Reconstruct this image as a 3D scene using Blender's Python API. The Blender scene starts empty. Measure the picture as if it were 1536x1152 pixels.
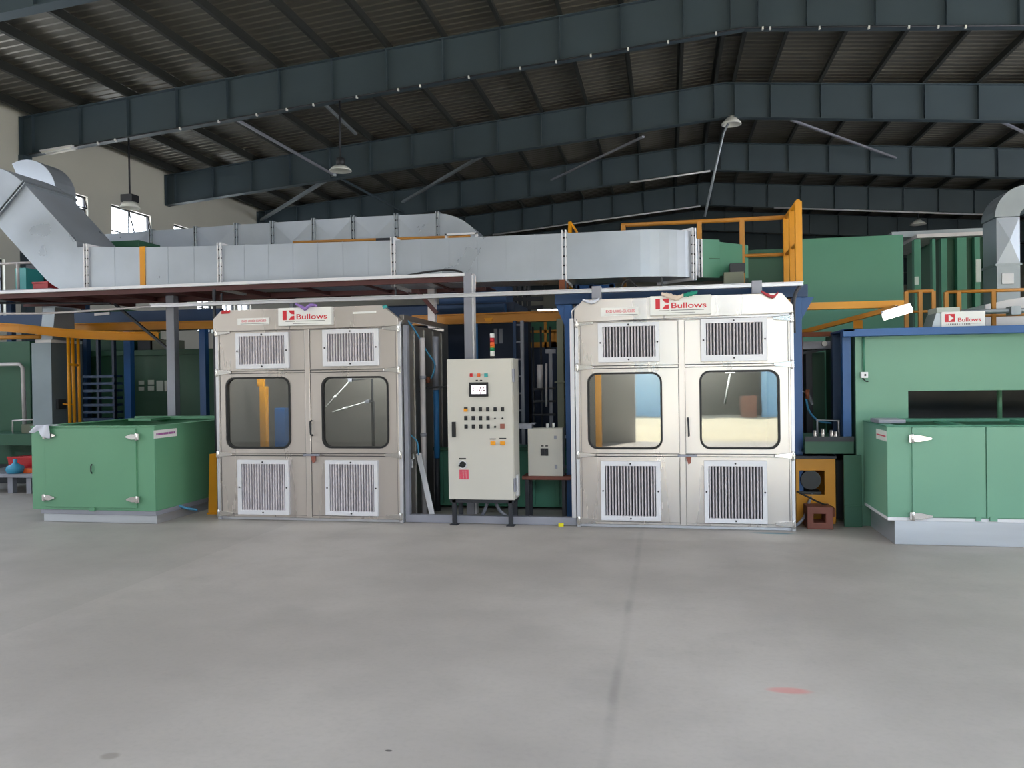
import bpy, bmesh, math, random
from mathutils import Vector, Matrix
random.seed(7)
S = bpy.context.scene
COL = S.collection

# ---------------------------------------------------------------- camera
FPX, CW, CH = 1210.0, 1536, 1152
YAW, PITCH, ROLL = -0.1901, -0.0074, -0.0139
EYE = Vector((0, 0, 1.55))
_f = Vector((math.sin(YAW)*math.cos(PITCH), math.cos(YAW)*math.cos(PITCH), math.sin(PITCH)))
_r = Vector((math.cos(YAW), -math.sin(YAW), 0))
_u = _r.cross(_f)
RGT = _r*math.cos(ROLL) + _u*math.sin(ROLL)
UPV = -_r*math.sin(ROLL) + _u*math.cos(ROLL)
cam = bpy.data.cameras.new('camera')
cam.sensor_fit = 'HORIZONTAL'; cam.sensor_width = 36.0; cam.lens = 36.0*FPX/CW
cam.clip_end = 300
camo = bpy.data.objects.new('camera', cam); COL.objects.link(camo)
_m = Matrix((RGT, UPV, -_f)).transposed().to_4x4(); _m.translation = EYE
camo.matrix_world = _m
S.camera = camo

def ray(px, py): return _f + RGT*((px-CW/2)/FPX) - UPV*((py-CH/2)/FPX)
def at(px, py, Y):
    v = ray(px, py); return EYE + v*(Y/v.y)
def atx(px, py, X):
    v = ray(px, py); return EYE + v*(X/v.x)
def atz(px, py, z):
    v = ray(px, py); return EYE + v*((z-EYE.z)/v.z)
def rect(px0, py0, px1, py1, Y):
    mx, my = (px0+px1)/2, (py0+py1)/2
    return (at(px0, my, Y).x, at(px1, my, Y).x, at(mx, py1, Y).z, at(mx, py0, Y).z)   # x0 x1 z0 z1

# ---------------------------------------------------------------- light
S.view_settings.view_transform = 'Standard'
S.view_settings.look = 'None'
S.view_settings.gamma = 1
S.view_settings.exposure = 0.12
S.cycles.use_denoising = True
S.cycles.max_bounces = 10
S.cycles.diffuse_bounces = 5
S.cycles.sample_clamp_indirect = 12
S.cycles.caustics_reflective = False
S.cycles.caustics_refractive = False
w = bpy.data.worlds.new('sky'); S.world = w; w.use_nodes = True
nt = w.node_tree; bg = nt.nodes['Background']
tc = nt.nodes.new('ShaderNodeTexCoord'); sx = nt.nodes.new('ShaderNodeSeparateXYZ')
rp = nt.nodes.new('ShaderNodeValToRGB')
rp.color_ramp.elements[0].position = 0.0; rp.color_ramp.elements[0].color = (0.95, 0.97, 1.0, 1)
rp.color_ramp.elements[1].position = 0.7; rp.color_ramp.elements[1].color = (0.62, 0.78, 1.0, 1)
nt.links.new(tc.outputs['Generated'], sx.inputs[0]); nt.links.new(sx.outputs['Z'], rp.inputs[0])
nt.links.new(rp.outputs[0], bg.inputs[0]); bg.inputs[1].default_value = 8.0
sun = bpy.data.lights.new('sun', 'SUN'); sun.energy = 34; sun.angle = 0.01; sun.color = (1, .95, .84)
so = bpy.data.objects.new('sun', sun); COL.objects.link(so); so.location = (3, -20, 30)
so.rotation_euler = Vector((-0.22, 0.40, -0.9)).to_track_quat('-Z', 'Y').to_euler()
def portal(name, c, rot, sx_, sy_):
    l = bpy.data.lights.new(name, 'AREA'); l.shape = 'RECTANGLE'; l.size = sx_; l.size_y = sy_
    l.cycles.is_portal = True
    o = bpy.data.objects.new(name, l); COL.objects.link(o); o.location = c; o.rotation_euler = rot
    return o

def fill_light(name, x, y0, y1, wd, z, tilt, L):     # unseen overhead fill, added to brighten the floor
    l = bpy.data.lights.new(name, 'AREA'); l.shape = 'RECTANGLE'; l.size = wd; l.size_y = y1-y0; l.energy = L*math.pi*wd*(y1-y0); l.color = (.98, .99, 1.0)
    o = bpy.data.objects.new(name, l); COL.objects.link(o); o.location = (x, (y0+y1)/2, z); o.rotation_euler = (0, tilt, 0)
    return o
FILL_LIGHTS = [(-9.6, 2.2), (-4.2, 2.2), (6.6, 2.2), (11.6, 2.2)]; RL_Y = (-1.6, 8.2); RL_L = 3.2
for _x, _w in FILL_LIGHTS: fill_light('roof_fill_light', _x, RL_Y[0], RL_Y[1], _w, 9.87-.0876*abs(_x-1.7)+.20, math.atan(.0876)*(1 if _x > 1.7 else -1), RL_L)

# ---------------------------------------------------------------- materials
def lin(c):
    c = c/255.0
    return c/12.92 if c <= 0.04045 else ((c+0.055)/1.055)**2.4
def rgb(r, g, b): return (lin(r), lin(g), lin(b), 1.0)
MATS = {}
def mat(name, col, rough=0.5, metal=0.0, var=0.08, scale=3.0, bump=0.0, bscale=40.0, spec=0.5, stretch=None, rvar=0.0, emit=None):
    m = bpy.data.materials.new(name); m.use_nodes = True; n = m.node_tree; b = n.nodes['Principled BSDF']
    c = rgb(*col)
    b.inputs['Roughness'].default_value = rough; b.inputs['Metallic'].default_value = metal
    b.inputs['Specular IOR Level'].default_value = spec
    t = n.nodes.new('ShaderNodeTexCoord'); mp = n.nodes.new('ShaderNodeMapping')
    n.links.new(t.outputs['Object'], mp.inputs[0])
    if stretch: mp.inputs['Scale'].default_value = stretch
    nz = n.nodes.new('ShaderNodeTexNoise'); nz.inputs['Scale'].default_value = scale; nz.inputs['Detail'].default_value = 5
    n.links.new(mp.outputs[0], nz.inputs['Vector'])
    r = n.nodes.new('ShaderNodeValToRGB')
    r.color_ramp.elements[0].position = .3; r.color_ramp.elements[1].position = .7
    r.color_ramp.elements[0].color = tuple(x*(1-var) for x in c[:3])+(1,)
    r.color_ramp.elements[1].color = tuple(min(1, x*(1+var)) for x in c[:3])+(1,)
    n.links.new(nz.outputs['Fac'], r.inputs[0]); n.links.new(r.outputs[0], b.inputs['Base Color'])
    if rvar:
        mr = n.nodes.new('ShaderNodeMapRange'); mr.inputs['To Min'].default_value = max(0.02, rough-rvar); mr.inputs['To Max'].default_value = min(1, rough+rvar)
        mr.inputs['From Min'].default_value = .3; mr.inputs['From Max'].default_value = .7
        n.links.new(nz.outputs['Fac'], mr.inputs['Value']); n.links.new(mr.outputs[0], b.inputs['Roughness'])
    if bump:
        n2 = n.nodes.new('ShaderNodeTexNoise'); n2.inputs['Scale'].default_value = bscale; n2.inputs['Detail'].default_value = 3
        n.links.new(mp.outputs[0], n2.inputs['Vector'])
        bp = n.nodes.new('ShaderNodeBump'); bp.inputs['Strength'].default_value = bump; bp.inputs['Distance'].default_value = 0.02
        n.links.new(n2.outputs['Fac'], bp.inputs['Height']); n.links.new(bp.outputs[0], b.inputs['Normal'])
    if emit:
        b.inputs['Emission Color'].default_value = c; b.inputs['Emission Strength'].default_value = emit
    MATS[name] = m
    return m
mat('stainless', (208, 200, 195), .30, .72, .04, 1.2, .05, 1.6, rvar=.07, stretch=(3, 3, .35))
mat('stainless_dark', (150, 146, 142), .42, .8, .08, 1.5, .08, 2.5)
mat('aluminium', (214, 214, 220), .38, .6, .04, 3)
mat('white_metal', (226, 226, 232), .42, .1, .03, 3)
mat('galvanised', (172, 180, 192), .36, .5, .09, 1.6, .03, 1.2, rvar=.10)
mat('galvanised_dull', (160, 168, 176), .45, .6, .10, 2.2, .03, 1.5)
mat('galvanised_dim', (120, 131, 140), .45, .55, .10, 2.0, .03, 1.2)
mat('chrome', (215, 212, 210), .2, .95, .03, 6)
mat('paint_green', (102, 157, 124), .42, 0, .05, 1.0)
mat('paint_green_pale', (112, 162, 138), .40, 0, .05, 1.0)
mat('paint_green_oven', (76, 138, 114), .42, 0, .06, .8)
mat('paint_green_dark', (44, 92, 70), .45, 0, .08, 1.0)
mat('paint_blue', (34, 86, 146), .42, 0, .07, 1.5)
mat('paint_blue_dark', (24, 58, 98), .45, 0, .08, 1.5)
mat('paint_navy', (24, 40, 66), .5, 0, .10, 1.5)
mat('paint_yellow', (216, 146, 16), .42, 0, .06, 2.0)
mat('paint_amber', (184, 124, 42), .45, 0, .06, 2.0)
mat('paint_brown', (122, 70, 58), .6, 0, .12, 4.0)
mat('rust', (120, 66, 40), .75, .1, .2, 6.0)
mat('maroon', (88, 52, 52), .6, .1, .12, 3.0)
mat('steel_grey', (150, 152, 164), .45, .2, .05, 3)
mat('dark_steel', (52, 54, 60), .5, .3, .1, 4)
mat('black_rubber', (22, 22, 24), .55, 0, .1, 10)
mat('black_plastic', (30, 31, 34), .4, 0, .1, 10)
mat('panel_cream', (205, 202, 194), .45, 0, .02, 1.5)
mat('plinth_steel', (198, 202, 210), .36, .75, .07, 2.0, .05, 4, stretch=(.4, .4, 4))
mat('rafter_blue', (68, 82, 92), .5, .05, .08, .8)
mat('purlin_grey', (50, 52, 50), .55, .2, .10, .8)
mat('roof_sheet', (112, 109, 102), .42, .3, .14, .35)
mat('plaster', (212, 210, 201), .85, 0, .05, .5)
mat('white_paint', (232, 232, 230), .5, 0, .02, 2)
mat('white_sign', (236, 236, 234), .4, 0, .02, 2)
mat('red_ink', (205, 36, 52), .5, 0, .03, 4)
mat('pink_ink', (214, 78, 100), .5, 0, .03, 4)
mat('purple_ink', (165, 95, 160), .5, 0, .03, 4)
mat('black_ink', (24, 24, 26), .5, 0, .03, 4)
mat('red_plastic', (190, 30, 40), .35, 0, .05, 4)
mat('orange_plastic', (226, 96, 40), .35, 0, .05, 4)
mat('amber_plastic', (240, 160, 40), .35, 0, .05, 4)
mat('teal_plastic', (60, 160, 160), .35, 0, .05, 4)
mat('green_plastic', (20, 130, 80), .35, 0, .05, 4)
mat('cyan_plastic', (70, 160, 200), .4, 0, .05, 4)
mat('yellow_tag', (226, 216, 30), .5, 0, .03, 4)
mat('cloth_white', (218, 222, 236), .9, 0, .04, 12, .2, 60)
mat('cloth_purple', (150, 120, 190), .85, 0, .06, 12, .2, 60)
mat('cloth_teal', (30, 140, 120), .85, 0, .06, 12, .2, 60)
mat('cloth_cream', (226, 206, 190), .85, 0, .06, 12, .2, 60)
mat('cloth_red', (190, 70, 80), .85, 0, .06, 12, .2, 60)
mat('filter_media', (206, 200, 206), .9, 0, .08, 8)
mat('pipe_white', (210, 204, 206), .5, .1, .08, 5)
mat('pipe_blue', (50, 120, 180), .45, 0, .05, 4)
mat('hose_blue', (70, 140, 180), .5, 0, .05, 4)
mat('wood_pink', (150, 92, 80), .75, 0, .12, 6)
mat('paper', (214, 222, 214), .8, 0, .03, 4)
mat('concrete_yard', (196, 186, 160), .85, 0, .12, .6)
mat('tarp_blue', (150, 204, 244), .6, 0, .06, .8)
mat('hedge_dark', (38, 52, 40), .9, 0, .3, 1.2)
mat('truck_brown', (140, 92, 72), .7, 0, .15, 1.0)
mat('tube_lit', (255, 250, 244), .4, 0, 0, 1, emit=2.2)
mat('screen_lit', (236, 228, 236), .3, 0, 0, 1, emit=.75)
mat('lamp_white', (232, 232, 228), .4, 0, .02, 3)
mat('cabinet_khaki', (120, 124, 108), .55, 0, .06, 2)
M = MATS

# dusty glass: clear pane with a mirror-like surface
def glass(name, tint, ior=1.5, extra=0.0):
    m = bpy.data.materials.new(name); m.use_nodes = True; n = m.node_tree
    for x in list(n.nodes):
        if x.type == 'BSDF_PRINCIPLED': n.nodes.remove(x)
    out = [x for x in n.nodes if x.type == 'OUTPUT_MATERIAL'][0]
    tr = n.nodes.new('ShaderNodeBsdfTransparent'); tr.inputs[0].default_value = tint+(1,)
    gl = n.nodes.new('ShaderNodeBsdfGlossy'); gl.inputs['Roughness'].default_value = 0.02
    fr = n.nodes.new('ShaderNodeFresnel'); fr.inputs[0].default_value = ior
    ad = n.nodes.new('ShaderNodeMath'); ad.operation = 'ADD'; ad.inputs[1].default_value = extra; ad.use_clamp = True
    mx = n.nodes.new('ShaderNodeMixShader')
    nz = n.nodes.new('ShaderNodeTexNoise'); nz.inputs['Scale'].default_value = 1.1
    t = n.nodes.new('ShaderNodeTexCoord'); n.links.new(t.outputs['Object'], nz.inputs['Vector'])
    bp = n.nodes.new('ShaderNodeBump'); bp.inputs['Strength'].default_value = .03; bp.inputs['Distance'].default_value = .03
    n.links.new(nz.outputs['Fac'], bp.inputs['Height']); n.links.new(bp.outputs[0], gl.inputs['Normal'])
    ge = n.nodes.new('ShaderNodeNewGeometry'); mi = n.nodes.new('ShaderNodeMapRange')      # same mirror strength on either face of the pane
    mi.inputs['To Min'].default_value = ior; mi.inputs['To Max'].default_value = 1/ior
    n.links.new(ge.outputs['Backfacing'], mi.inputs['Value']); n.links.new(mi.outputs[0], fr.inputs[0])
    n.links.new(fr.outputs[0], ad.inputs[0]); n.links.new(ad.outputs[0], mx.inputs[0])
    n.links.new(tr.outputs[0], mx.inputs[1]); n.links.new(gl.outputs[0], mx.inputs[2]); n.links.new(mx.outputs[0], out.inputs[0])
    MATS[name] = m
glass('door_glass', (.66, .68, .66), 1.55, .05)
glass('clear_glass', (.9, .92, .92), 1.45)

# polished concrete: slabs cut by joints 3.8 m apart, patches of wear, a red and a blue paint smear
def floor_material():
    m = bpy.data.materials.new('polished_concrete'); m.use_nodes = True; n = m.node_tree; b = n.nodes['Principled BSDF']
    L = n.links.new
    def node(t, **k):
        x = n.nodes.new('ShaderNode'+t)
        for a, v in k.items(): setattr(x, a, v)
        return x
    def val(x): return x
    def math_(op, a, b_=None, c=None):
        x = node('Math', operation=op)
        for i, v in enumerate((a, b_, c)):
            if v is None: continue
            if isinstance(v, (int, float)): x.inputs[i].default_value = v
            else: L(v, x.inputs[i])
        return x.outputs[0]
    t = node('NewGeometry'); s = node('SeparateXYZ'); L(t.outputs['Position'], s.inputs[0])
    X, Y = s.outputs['X'], s.outputs['Y']
    def noise(sc, det=5, ro=.55):
        x = node('TexNoise'); x.inputs['Scale'].default_value = sc; x.inputs['Detail'].default_value = det; x.inputs['Roughness'].default_value = ro
        L(t.outputs['Position'], x.inputs['Vector']); return x.outputs['Fac']
    n1, n2, n3 = noise(.35), noise(1.7), noise(30, 3)
    def mixc(f, c1, c2):
        x = node('MixRGB')
        for i, v in ((0, f), (1, c1), (2, c2)):
            if isinstance(v, tuple): x.inputs[i].default_value = v
            elif isinstance(v, (int, float)): x.inputs[i].default_value = v
            else: L(v, x.inputs[i])
        return x.outputs[0]
    def smooth(v, a, b_):
        x = node('MapRange', interpolation_type='SMOOTHSTEP'); L(v, x.inputs['Value'])
        x.inputs['From Min'].default_value = a; x.inputs['From Max'].default_value = b_; return x.outputs[0]
    c = mixc(smooth(n1, .35, .68), rgb(163, 158, 154), rgb(187, 182, 178))
    c = mixc(math_('MULTIPLY', smooth(n2, .45, .75), .35), c, rgb(153, 149, 145))
    c = mixc(math_('MULTIPLY', smooth(n3, .4, .8), .10), c, rgb(120, 118, 112))
    wob = math_('MULTIPLY', math_('SUBTRACT', n2, .5), .035)
    xj = math_('ADD', math_('ADD', X, .27), wob)
    slab = math_('FLOOR', math_('DIVIDE', xj, 3.79))
    sl = math_('FRACT', math_('MULTIPLY', math_('SINE', math_('MULTIPLY', slab, 12.3)), 7.7))
    c = mixc(math_('MULTIPLY', math_('ABSOLUTE', sl), .18), c, rgb(132, 130, 126))
    dist = math_('ABSOLUTE', math_('SUBTRACT', xj, math_('MULTIPLY', math_('ROUND', math_('DIVIDE', xj, 3.79)), 3.79)))
    joint = math_('MULTIPLY', math_('SUBTRACT', 1.0, smooth(dist, .004, .04)), smooth(X, -3.9, -2.0))
    c = mixc(math_('MULTIPLY', joint, math_('ADD', .10, math_('MULTIPLY', smooth(n2, .4, .65), .22))), c, rgb(104, 103, 101))
    def smear(cx, cy, rx, ry, colr, amt):
        nonlocal c
        dx = math_('DIVIDE', math_('SUBTRACT', X, cx), rx); dy = math_('DIVIDE', math_('SUBTRACT', Y, cy), ry)
        d = math_('ADD', math_('MULTIPLY', dx, dx), math_('MULTIPLY', dy, dy)); d = math_('ADD', d, math_('MULTIPLY', math_('SUBTRACT', n2, .5), 1.6))
        c = mixc(math_('MULTIPLY', math_('SUBTRACT', 1.0, smooth(d, .2, 1.0)), amt), c, rgb(*colr))
    p = atz(1185, 1036, 0); smear(p.x, p.y, .13, .05, (214, 116, 112), .5)
    p = atz(1162, 800, 0); smear(p.x, p.y, .24, .05, (90, 140, 156), .8)
    p = atz(165, 1134, 0); smear(p.x, p.y, .05, .04, (120, 114, 104), .5)
    p = atz(583, 1126, 0); smear(p.x, p.y, .018, .01, (60, 58, 56), .9)
    L(c, b.inputs['Base Color'])
    mr = node('MapRange'); L(n2, mr.inputs['Value']); mr.inputs['To Min'].default_value = .42; mr.inputs['To Max'].default_value = .68; L(mr.outputs[0], b.inputs['Roughness'])
    b.inputs['Specular IOR Level'].default_value = .4
    bp = node('Bump'); bp.inputs['Strength'].default_value = .08; bp.inputs['Distance'].default_value = .01
    L(math_('ADD', n3, math_('MULTIPLY', joint, -1.0)), bp.inputs['Height']); L(bp.outputs[0], b.inputs['Normal'])
    MATS['floor'] = m
floor_material()

# ---------------------------------------------------------------- mesh helpers
class MB:
    def __init__(s): s.v = []; s.f = []; s.sm = []
    def add(s, vs, fs, smooth=False):
        k = len(s.v); s.v += [Vector(x) for x in vs]; s.f += [tuple(i+k for i in q) for q in fs]; s.sm += [smooth]*len(fs); return s
    def box(s, x0, x1, y0, y1, z0, z1):
        x0, x1 = sorted((x0, x1)); y0, y1 = sorted((y0, y1)); z0, z1 = sorted((z0, z1))
        return s.add([(x0,y0,z0),(x1,y0,z0),(x1,y1,z0),(x0,y1,z0),(x0,y0,z1),(x1,y0,z1),(x1,y1,z1),(x0,y1,z1)],
                     [(3,2,1,0),(4,5,6,7),(0,1,5,4),(1,2,6,5),(2,3,7,6),(3,0,4,7)])
    def bar(s, a, b, w, h, up=(0,0,1)):
        a, b = Vector(a), Vector(b); d = (b-a).normalized(); up = Vector(up)
        if abs(d.dot(up)) > .98: up = Vector((0, 1, 0))
        r = d.cross(up).normalized(); u = r.cross(d)
        q = [r*(w/2)+u*(h/2), -r*(w/2)+u*(h/2), -r*(w/2)-u*(h/2), r*(w/2)-u*(h/2)]
        return s.add([a+x for x in q]+[b+x for x in q], [(3,2,1,0),(4,5,6,7),(0,1,5,4),(1,2,6,5),(2,3,7,6),(3,0,4,7)])
    def tube(s, pts, r, n=10, taper=None):
        pts = [Vector(p) for p in pts]; rings = []; pr = None
        for i, p in enumerate(pts):
            d = (pts[min(i+1, len(pts)-1)]-pts[max(i-1, 0)]).normalized()
            if pr is None:
                pr = d.orthogonal().normalized()
            pr = (pr-d*pr.dot(d)).normalized(); q = d.cross(pr)
            rr = r if taper is None else r*taper[i]
            rings.append([p+(pr*math.cos(2*math.pi*k/n)+q*math.sin(2*math.pi*k/n))*rr for k in range(n)])
        return s.loft(rings, smooth=True)
    def loft(s, rings, cap=True, smooth=False):
        n = len(rings[0]); vs = [p for r in rings for p in r]; fs = []; k0 = len(s.f)
        for i in range(len(rings)-1):
            for k in range(n):
                a, b = i*n+k, i*n+(k+1) % n
                fs.append((a, b, b+n, a+n))
        s.add(vs, fs, smooth)
        if cap:
            k = len(s.v)-len(vs)
            s.f += [tuple(k+i for i in range(n))[::-1], tuple(k+len(vs)-n+i for i in range(n))]; s.sm += [False, False]
        return s
    def cyl(s, a, b, r, n=16, r2=None): return s.tube([a, b], r, n, None if r2 is None else [1, r2/r])
    def prism(s, poly, vec):
        poly = [Vector(p) for p in poly]; vec = Vector(vec); return s.loft([poly, [p+vec for p in poly]])
    def lathe(s, c, prof, n=24):       # prof: (radius, z)
        c = Vector(c); return s.loft([[c+Vector((r*math.cos(2*math.pi*k/n), r*math.sin(2*math.pi*k/n), z)) for k in range(n)] for r, z in prof], smooth=True)
    def frame(s, outer, inner, y0, y1):   # two loops of (x,z) with equal counts
        n = len(outer); L = lambda lp, y: [Vector((x, y, z)) for x, z in lp]
        vs = L(outer, y0)+L(inner, y0)+L(outer, y1)+L(inner, y1); fs = []
        for k in range(n):
            j = (k+1) % n
            fs += [(k, j, n+j, n+k), (2*n+j, 2*n+k, 3*n+k, 3*n+j), (j, k, 2*n+k, 2*n+j), (n+k, n+j, 3*n+j, 3*n+k)]
        return s.add(vs, fs)
    def build(s, name, m, parent=None, bevel=0.0, smooth=False):
        me = bpy.data.meshes.new(name)
        if parent is not None: org = wloc(parent)
        else:
            xs = [v.x for v in s.v]; ys = [v.y for v in s.v]; zs = [v.z for v in s.v]
            org = Vector(((min(xs)+max(xs))/2, (min(ys)+max(ys))/2, min(zs)))
        me.from_pydata([v-org for v in s.v], [], s.f); me.update()
        for i, p in enumerate(me.polygons): p.use_smooth = smooth or s.sm[i]
        bm = bmesh.new(); bm.from_mesh(me); bmesh.ops.recalc_face_normals(bm, faces=bm.faces); bm.to_mesh(me); bm.free()
        me.materials.append(M[m] if isinstance(m, str) else m)
        o = bpy.data.objects.new(name, me); COL.objects.link(o)
        if parent is not None: o.parent = parent
        else: o.location = org
        if bevel:
            bv = o.modifiers.new('bevel', 'BEVEL'); bv.width = bevel; bv.segments = 2; bv.limit_method = 'ANGLE'; bv.angle_limit = .8
        return o
def wloc(o):
    v = Vector((0, 0, 0))
    while o is not None: v = v+o.location; o = o.parent
    return v
def rrect(x0, x1, z0, z1, r, n=6):       # rounded rectangle loop, n even
    out = []
    for cx, cz, a0 in ((x1-r, z1-r, 0), (x0+r, z1-r, 90), (x0+r, z0+r, 180), (x1-r, z0+r, 270)):
        for i in range(n+1):
            a = math.radians(a0+90*i/n); out.append((cx+r*math.cos(a), cz+r*math.sin(a)))
    return out
def orect(x0, x1, z0, z1, ix0, ix1, iz0, iz1, r, n=6):   # sharp outer loop matching rrect(ix.., r)
    out = []; h = n//2
    for i in range(n+1):
        out.append((x1, (iz1-r)+(z1-iz1+r)*min(1, i/h)) if i <= h else (x1+(ix1-r-x1)*((i-h)/h), z1))
    for i in range(n+1):
        out.append(((ix0+r)+(x0-ix0-r)*min(1, i/h), z1) if i <= h else (x0, z1+(iz1-r-z1)*((i-h)/h)))
    for i in range(n+1):
        out.append((x0, (iz0+r)+(z0-iz0-r)*min(1, i/h)) if i <= h else (x0+(ix0+r-x0)*((i-h)/h), z0))
    for i in range(n+1):
        out.append(((ix1-r)+(x1-ix1+r)*min(1, i/h), z0) if i <= h else (x1, z0+(iz0+r-z0)*((i-h)/h)))
    return out
def tag(o, label=None, cat=None, group=None, kind=None):
    if label: o['label'] = label
    if cat: o['category'] = cat
    if group: o['group'] = group
    if kind: o['kind'] = kind
    return o
def thing(name, label, cat, loc, group=None):
    o = bpy.data.objects.new(name, None); COL.objects.link(o); o.location = Vector(loc); o.empty_display_size = .1
    return tag(o, label, cat, group)
def struct(name, mb, m, bevel=0.0): return tag(mb.build(name, m, None, bevel), kind='structure')
def dup(root, dloc, label=None, rename=None):
    def cp(o, par):
        c = o.copy(); COL.objects.link(c)
        if par is not None: c.parent = par
        for ch in o.children: cp(ch, c)
        return c
    c = cp(root, None); c.location = root.location+Vector(dloc)
    if label: c['label'] = label
    return c
def text(name, s_, m, parent, x0, x1, z0, z1, y, thick=0.0, shear=0.0):   # raised lettering facing the camera side
    cu = bpy.data.curves.new(name, 'FONT'); cu.body = s_; cu.size = 1; cu.extrude = .01; cu.offset = thick; cu.shear = shear
    o = bpy.data.objects.new(name, cu); COL.objects.link(o)
    dg = bpy.context.evaluated_depsgraph_get(); me = bpy.data.meshes.new_from_object(o.evaluated_get(dg))
    bpy.data.objects.remove(o)
    xs = [v.co.x for v in me.vertices]; ys = [v.co.y for v in me.vertices]
    a, b, c, d = min(xs), max(xs), min(ys), max(ys); org = wloc(parent)
    for v in me.vertices:
        v.co = Vector((x0+(v.co.x-a)/(b-a)*(x1-x0), y-.0006-(v.co.z+.01)*.05, z0+(v.co.y-c)/(d-c)*(z1-z0)))-org
    me.materials.clear(); me.materials.append(M[m])
    t = bpy.data.objects.new(name, me); COL.objects.link(t); t.parent = parent
    return t
def hcurve(pts, n=8):      # Catmull-Rom
    P = [Vector(p) for p in pts]; P = [P[0]*2-P[1]]+P+[P[-1]*2-P[-2]]; out = []
    for i in range(1, len(P)-2):
        for k in range(n):
            t = k/n; a, b, c, d = P[i-1:i+3]
            out.append(.5*((2*b)+(-a+c)*t+(2*a-5*b+4*c-d)*t*t+(-a+3*b-3*c+d)*t**3))
    out.append(P[-2]); return out
# ================================================================ THE SETTING
XL, XR, XRIDGE, YF, YB = -16.0, 19.4, 1.7, -2.5, 66.0
def zraf(x): return 9.87-.0876*abs(x-XRIDGE)      # top of the rafters
RD = .97; PUR = .24
struct('floor', MB().box(XL-.25, XR+.25, YF-.25, YB+.25, -.2, 0), 'floor')
struct('yard_ground', MB().box(-45, 45, -45, YF-.25, -.24, -.02), 'concrete_yard')

def side_wall(name, xi, xo, holes):      # holes: (y0, y1, z0, z1)
    m = MB(); ys = sorted({YF, YB} | {h[0] for h in holes} | {h[1] for h in holes}); ztop = 8.6
    for a, b in zip(ys, ys[1:]):
        hs = sorted((h[2], h[3]) for h in holes if h[0] <= a+1e-6 and h[1] >= b-1e-6); z = 0
        for c, d in hs:
            if c > z: m.box(xi, xo, a, b, z, c)
            z = d
        m.box(xi, xo, a, b, z, ztop)
    return struct(name, m, 'plaster')
def gable(name, yi, yo, holes):
    m = MB(); xs = sorted({XL-.25, XR+.25, XRIDGE} | {h[0] for h in holes} | {h[1] for h in holes})
    for a, b in zip(xs, xs[1:]):
        hs = sorted((h[2], h[3]) for h in holes if h[0] <= a+1e-6 and h[1] >= b-1e-6); z = 0
        for c, d in hs:
            if c > z: m.box(a, b, yi, yo, z, c)
            z = d
        m.prism([(a, yi, z), (b, yi, z), (b, yi, zraf(b)+PUR), (a, yi, zraf(a)+PUR)], (0, yo-yi, 0))
    return struct(name, m, 'plaster')
wins_l = [(18.3, 20.16, 6.1, 6.83), (21.14, 23.0, 5.35, 6.84), (24.2, 26.0, 5.9, 6.82), (27.3, 29.1, 5.9, 6.82),
          (15.2, 17.2, 3.2, 4.65), (25.5, 26.45, 3.3, 4.62), (27.1, 28.0, 3.3, 4.62), (28.2, 29.2, 3.3, 4.62)]
side_wall('wall_left', XL, XL-.25, wins_l+[(-2, 3.0, 0, 4.5), (4, 9.0, 4.6, 6.6), (10.2, 14.6, 4.6, 6.6)])  # last three openings are out of view, added for ambient light
side_wall('wall_right', XR, XR+.25, [(-2, 3.5, 0, 4.5), (7, 23, 1.8, 7.2)])  # unseen openings added for light; the long band brightens the left wall
gable('wall_front', YF-.25, YF, [(-.74, 8.6, 0, 5.0), (10.5, 16, 0, 4.4)])
wins_b = [(-10.5, -8.0, 6.4, 7.25), (-14.2, -11.7, 6.4, 7.25), (-6.8, -4.3, 6.4, 7.25), (5.5, 8.5, 6.4, 7.25)]
gable('wall_back', YB+.25, YB, wins_b)
struct('baseboard_left', MB().box(XL, XL+.02, 2.5, YB, 0, .12), 'steel_grey')

# roof: ribbed sheet on each slope, z-purlins and tapered I-rafters
def roof_side(name, xe):
    m = MB(); per = .25; prof = []; y = YF-.4
    while y < YB+.4:
        prof += [(y, 0), (y+.13, 0), (y+.155, -.02), (y+.225, -.02)]; y += per
    z0, z1 = zraf(xe)+PUR+.036, zraf(XRIDGE)+PUR+.036; n = len(prof)
    vs = [(xe, a, z0+b) for a, b in prof]+[(XRIDGE, a, z1+b) for a, b in prof]
    m.add(vs, [(i, i+1, n+i+1, n+i) for i in range(n-1)])
    m.prism([(xe, YF-.4, z0+.005), (XRIDGE, YF-.4, z1+.005), (XRIDGE, YF-.4, z1+.05), (xe, YF-.4, z0+.05)], (0, YB-YF+.8, 0))
    return struct(name, m, 'roof_sheet')
roof_side('ceiling', XL-.4); roof_side('ceiling', XR+.4)
px_l = [-15.64+1.34*k for k in range(13)]+[1.42]
purl = px_l+[2*XRIDGE-x for x in px_l]
for x in purl:
    s = 1 if x < XRIDGE else -1; z = zraf(x); m = MB()
    m.box(x-.011, x+.011, YF, YB, z+.003, z+PUR-.003)
    m.box(x, x+s*.075, YF, YB, z+.004, z+.014); m.box(x-s*.075, x, YF, YB, z+PUR-.014, z+PUR-.004)
    m.box(x+s*.065, x+s*.075, YF, YB, z+.014, z+.036)
    struct('roof_purlin', m, 'purlin_grey')
for x, wd in FILL_LIGHTS:        # made-up pale sheets out of view, above the added fill lights
    s = 1 if x < XRIDGE else -1; m = MB(); z0 = zraf(x)+PUR-.03; dz = .0876*s*wd/2
    m.prism([(x-wd/2, RL_Y[0], z0-dz), (x+wd/2, RL_Y[0], z0+dz), (x+wd/2, RL_Y[0], z0+dz+.02), (x-wd/2, RL_Y[0], z0-dz+.02)], (0, RL_Y[1]-RL_Y[0], 0))
    struct('ceiling_fill_panel', m, 'white_paint')
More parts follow.
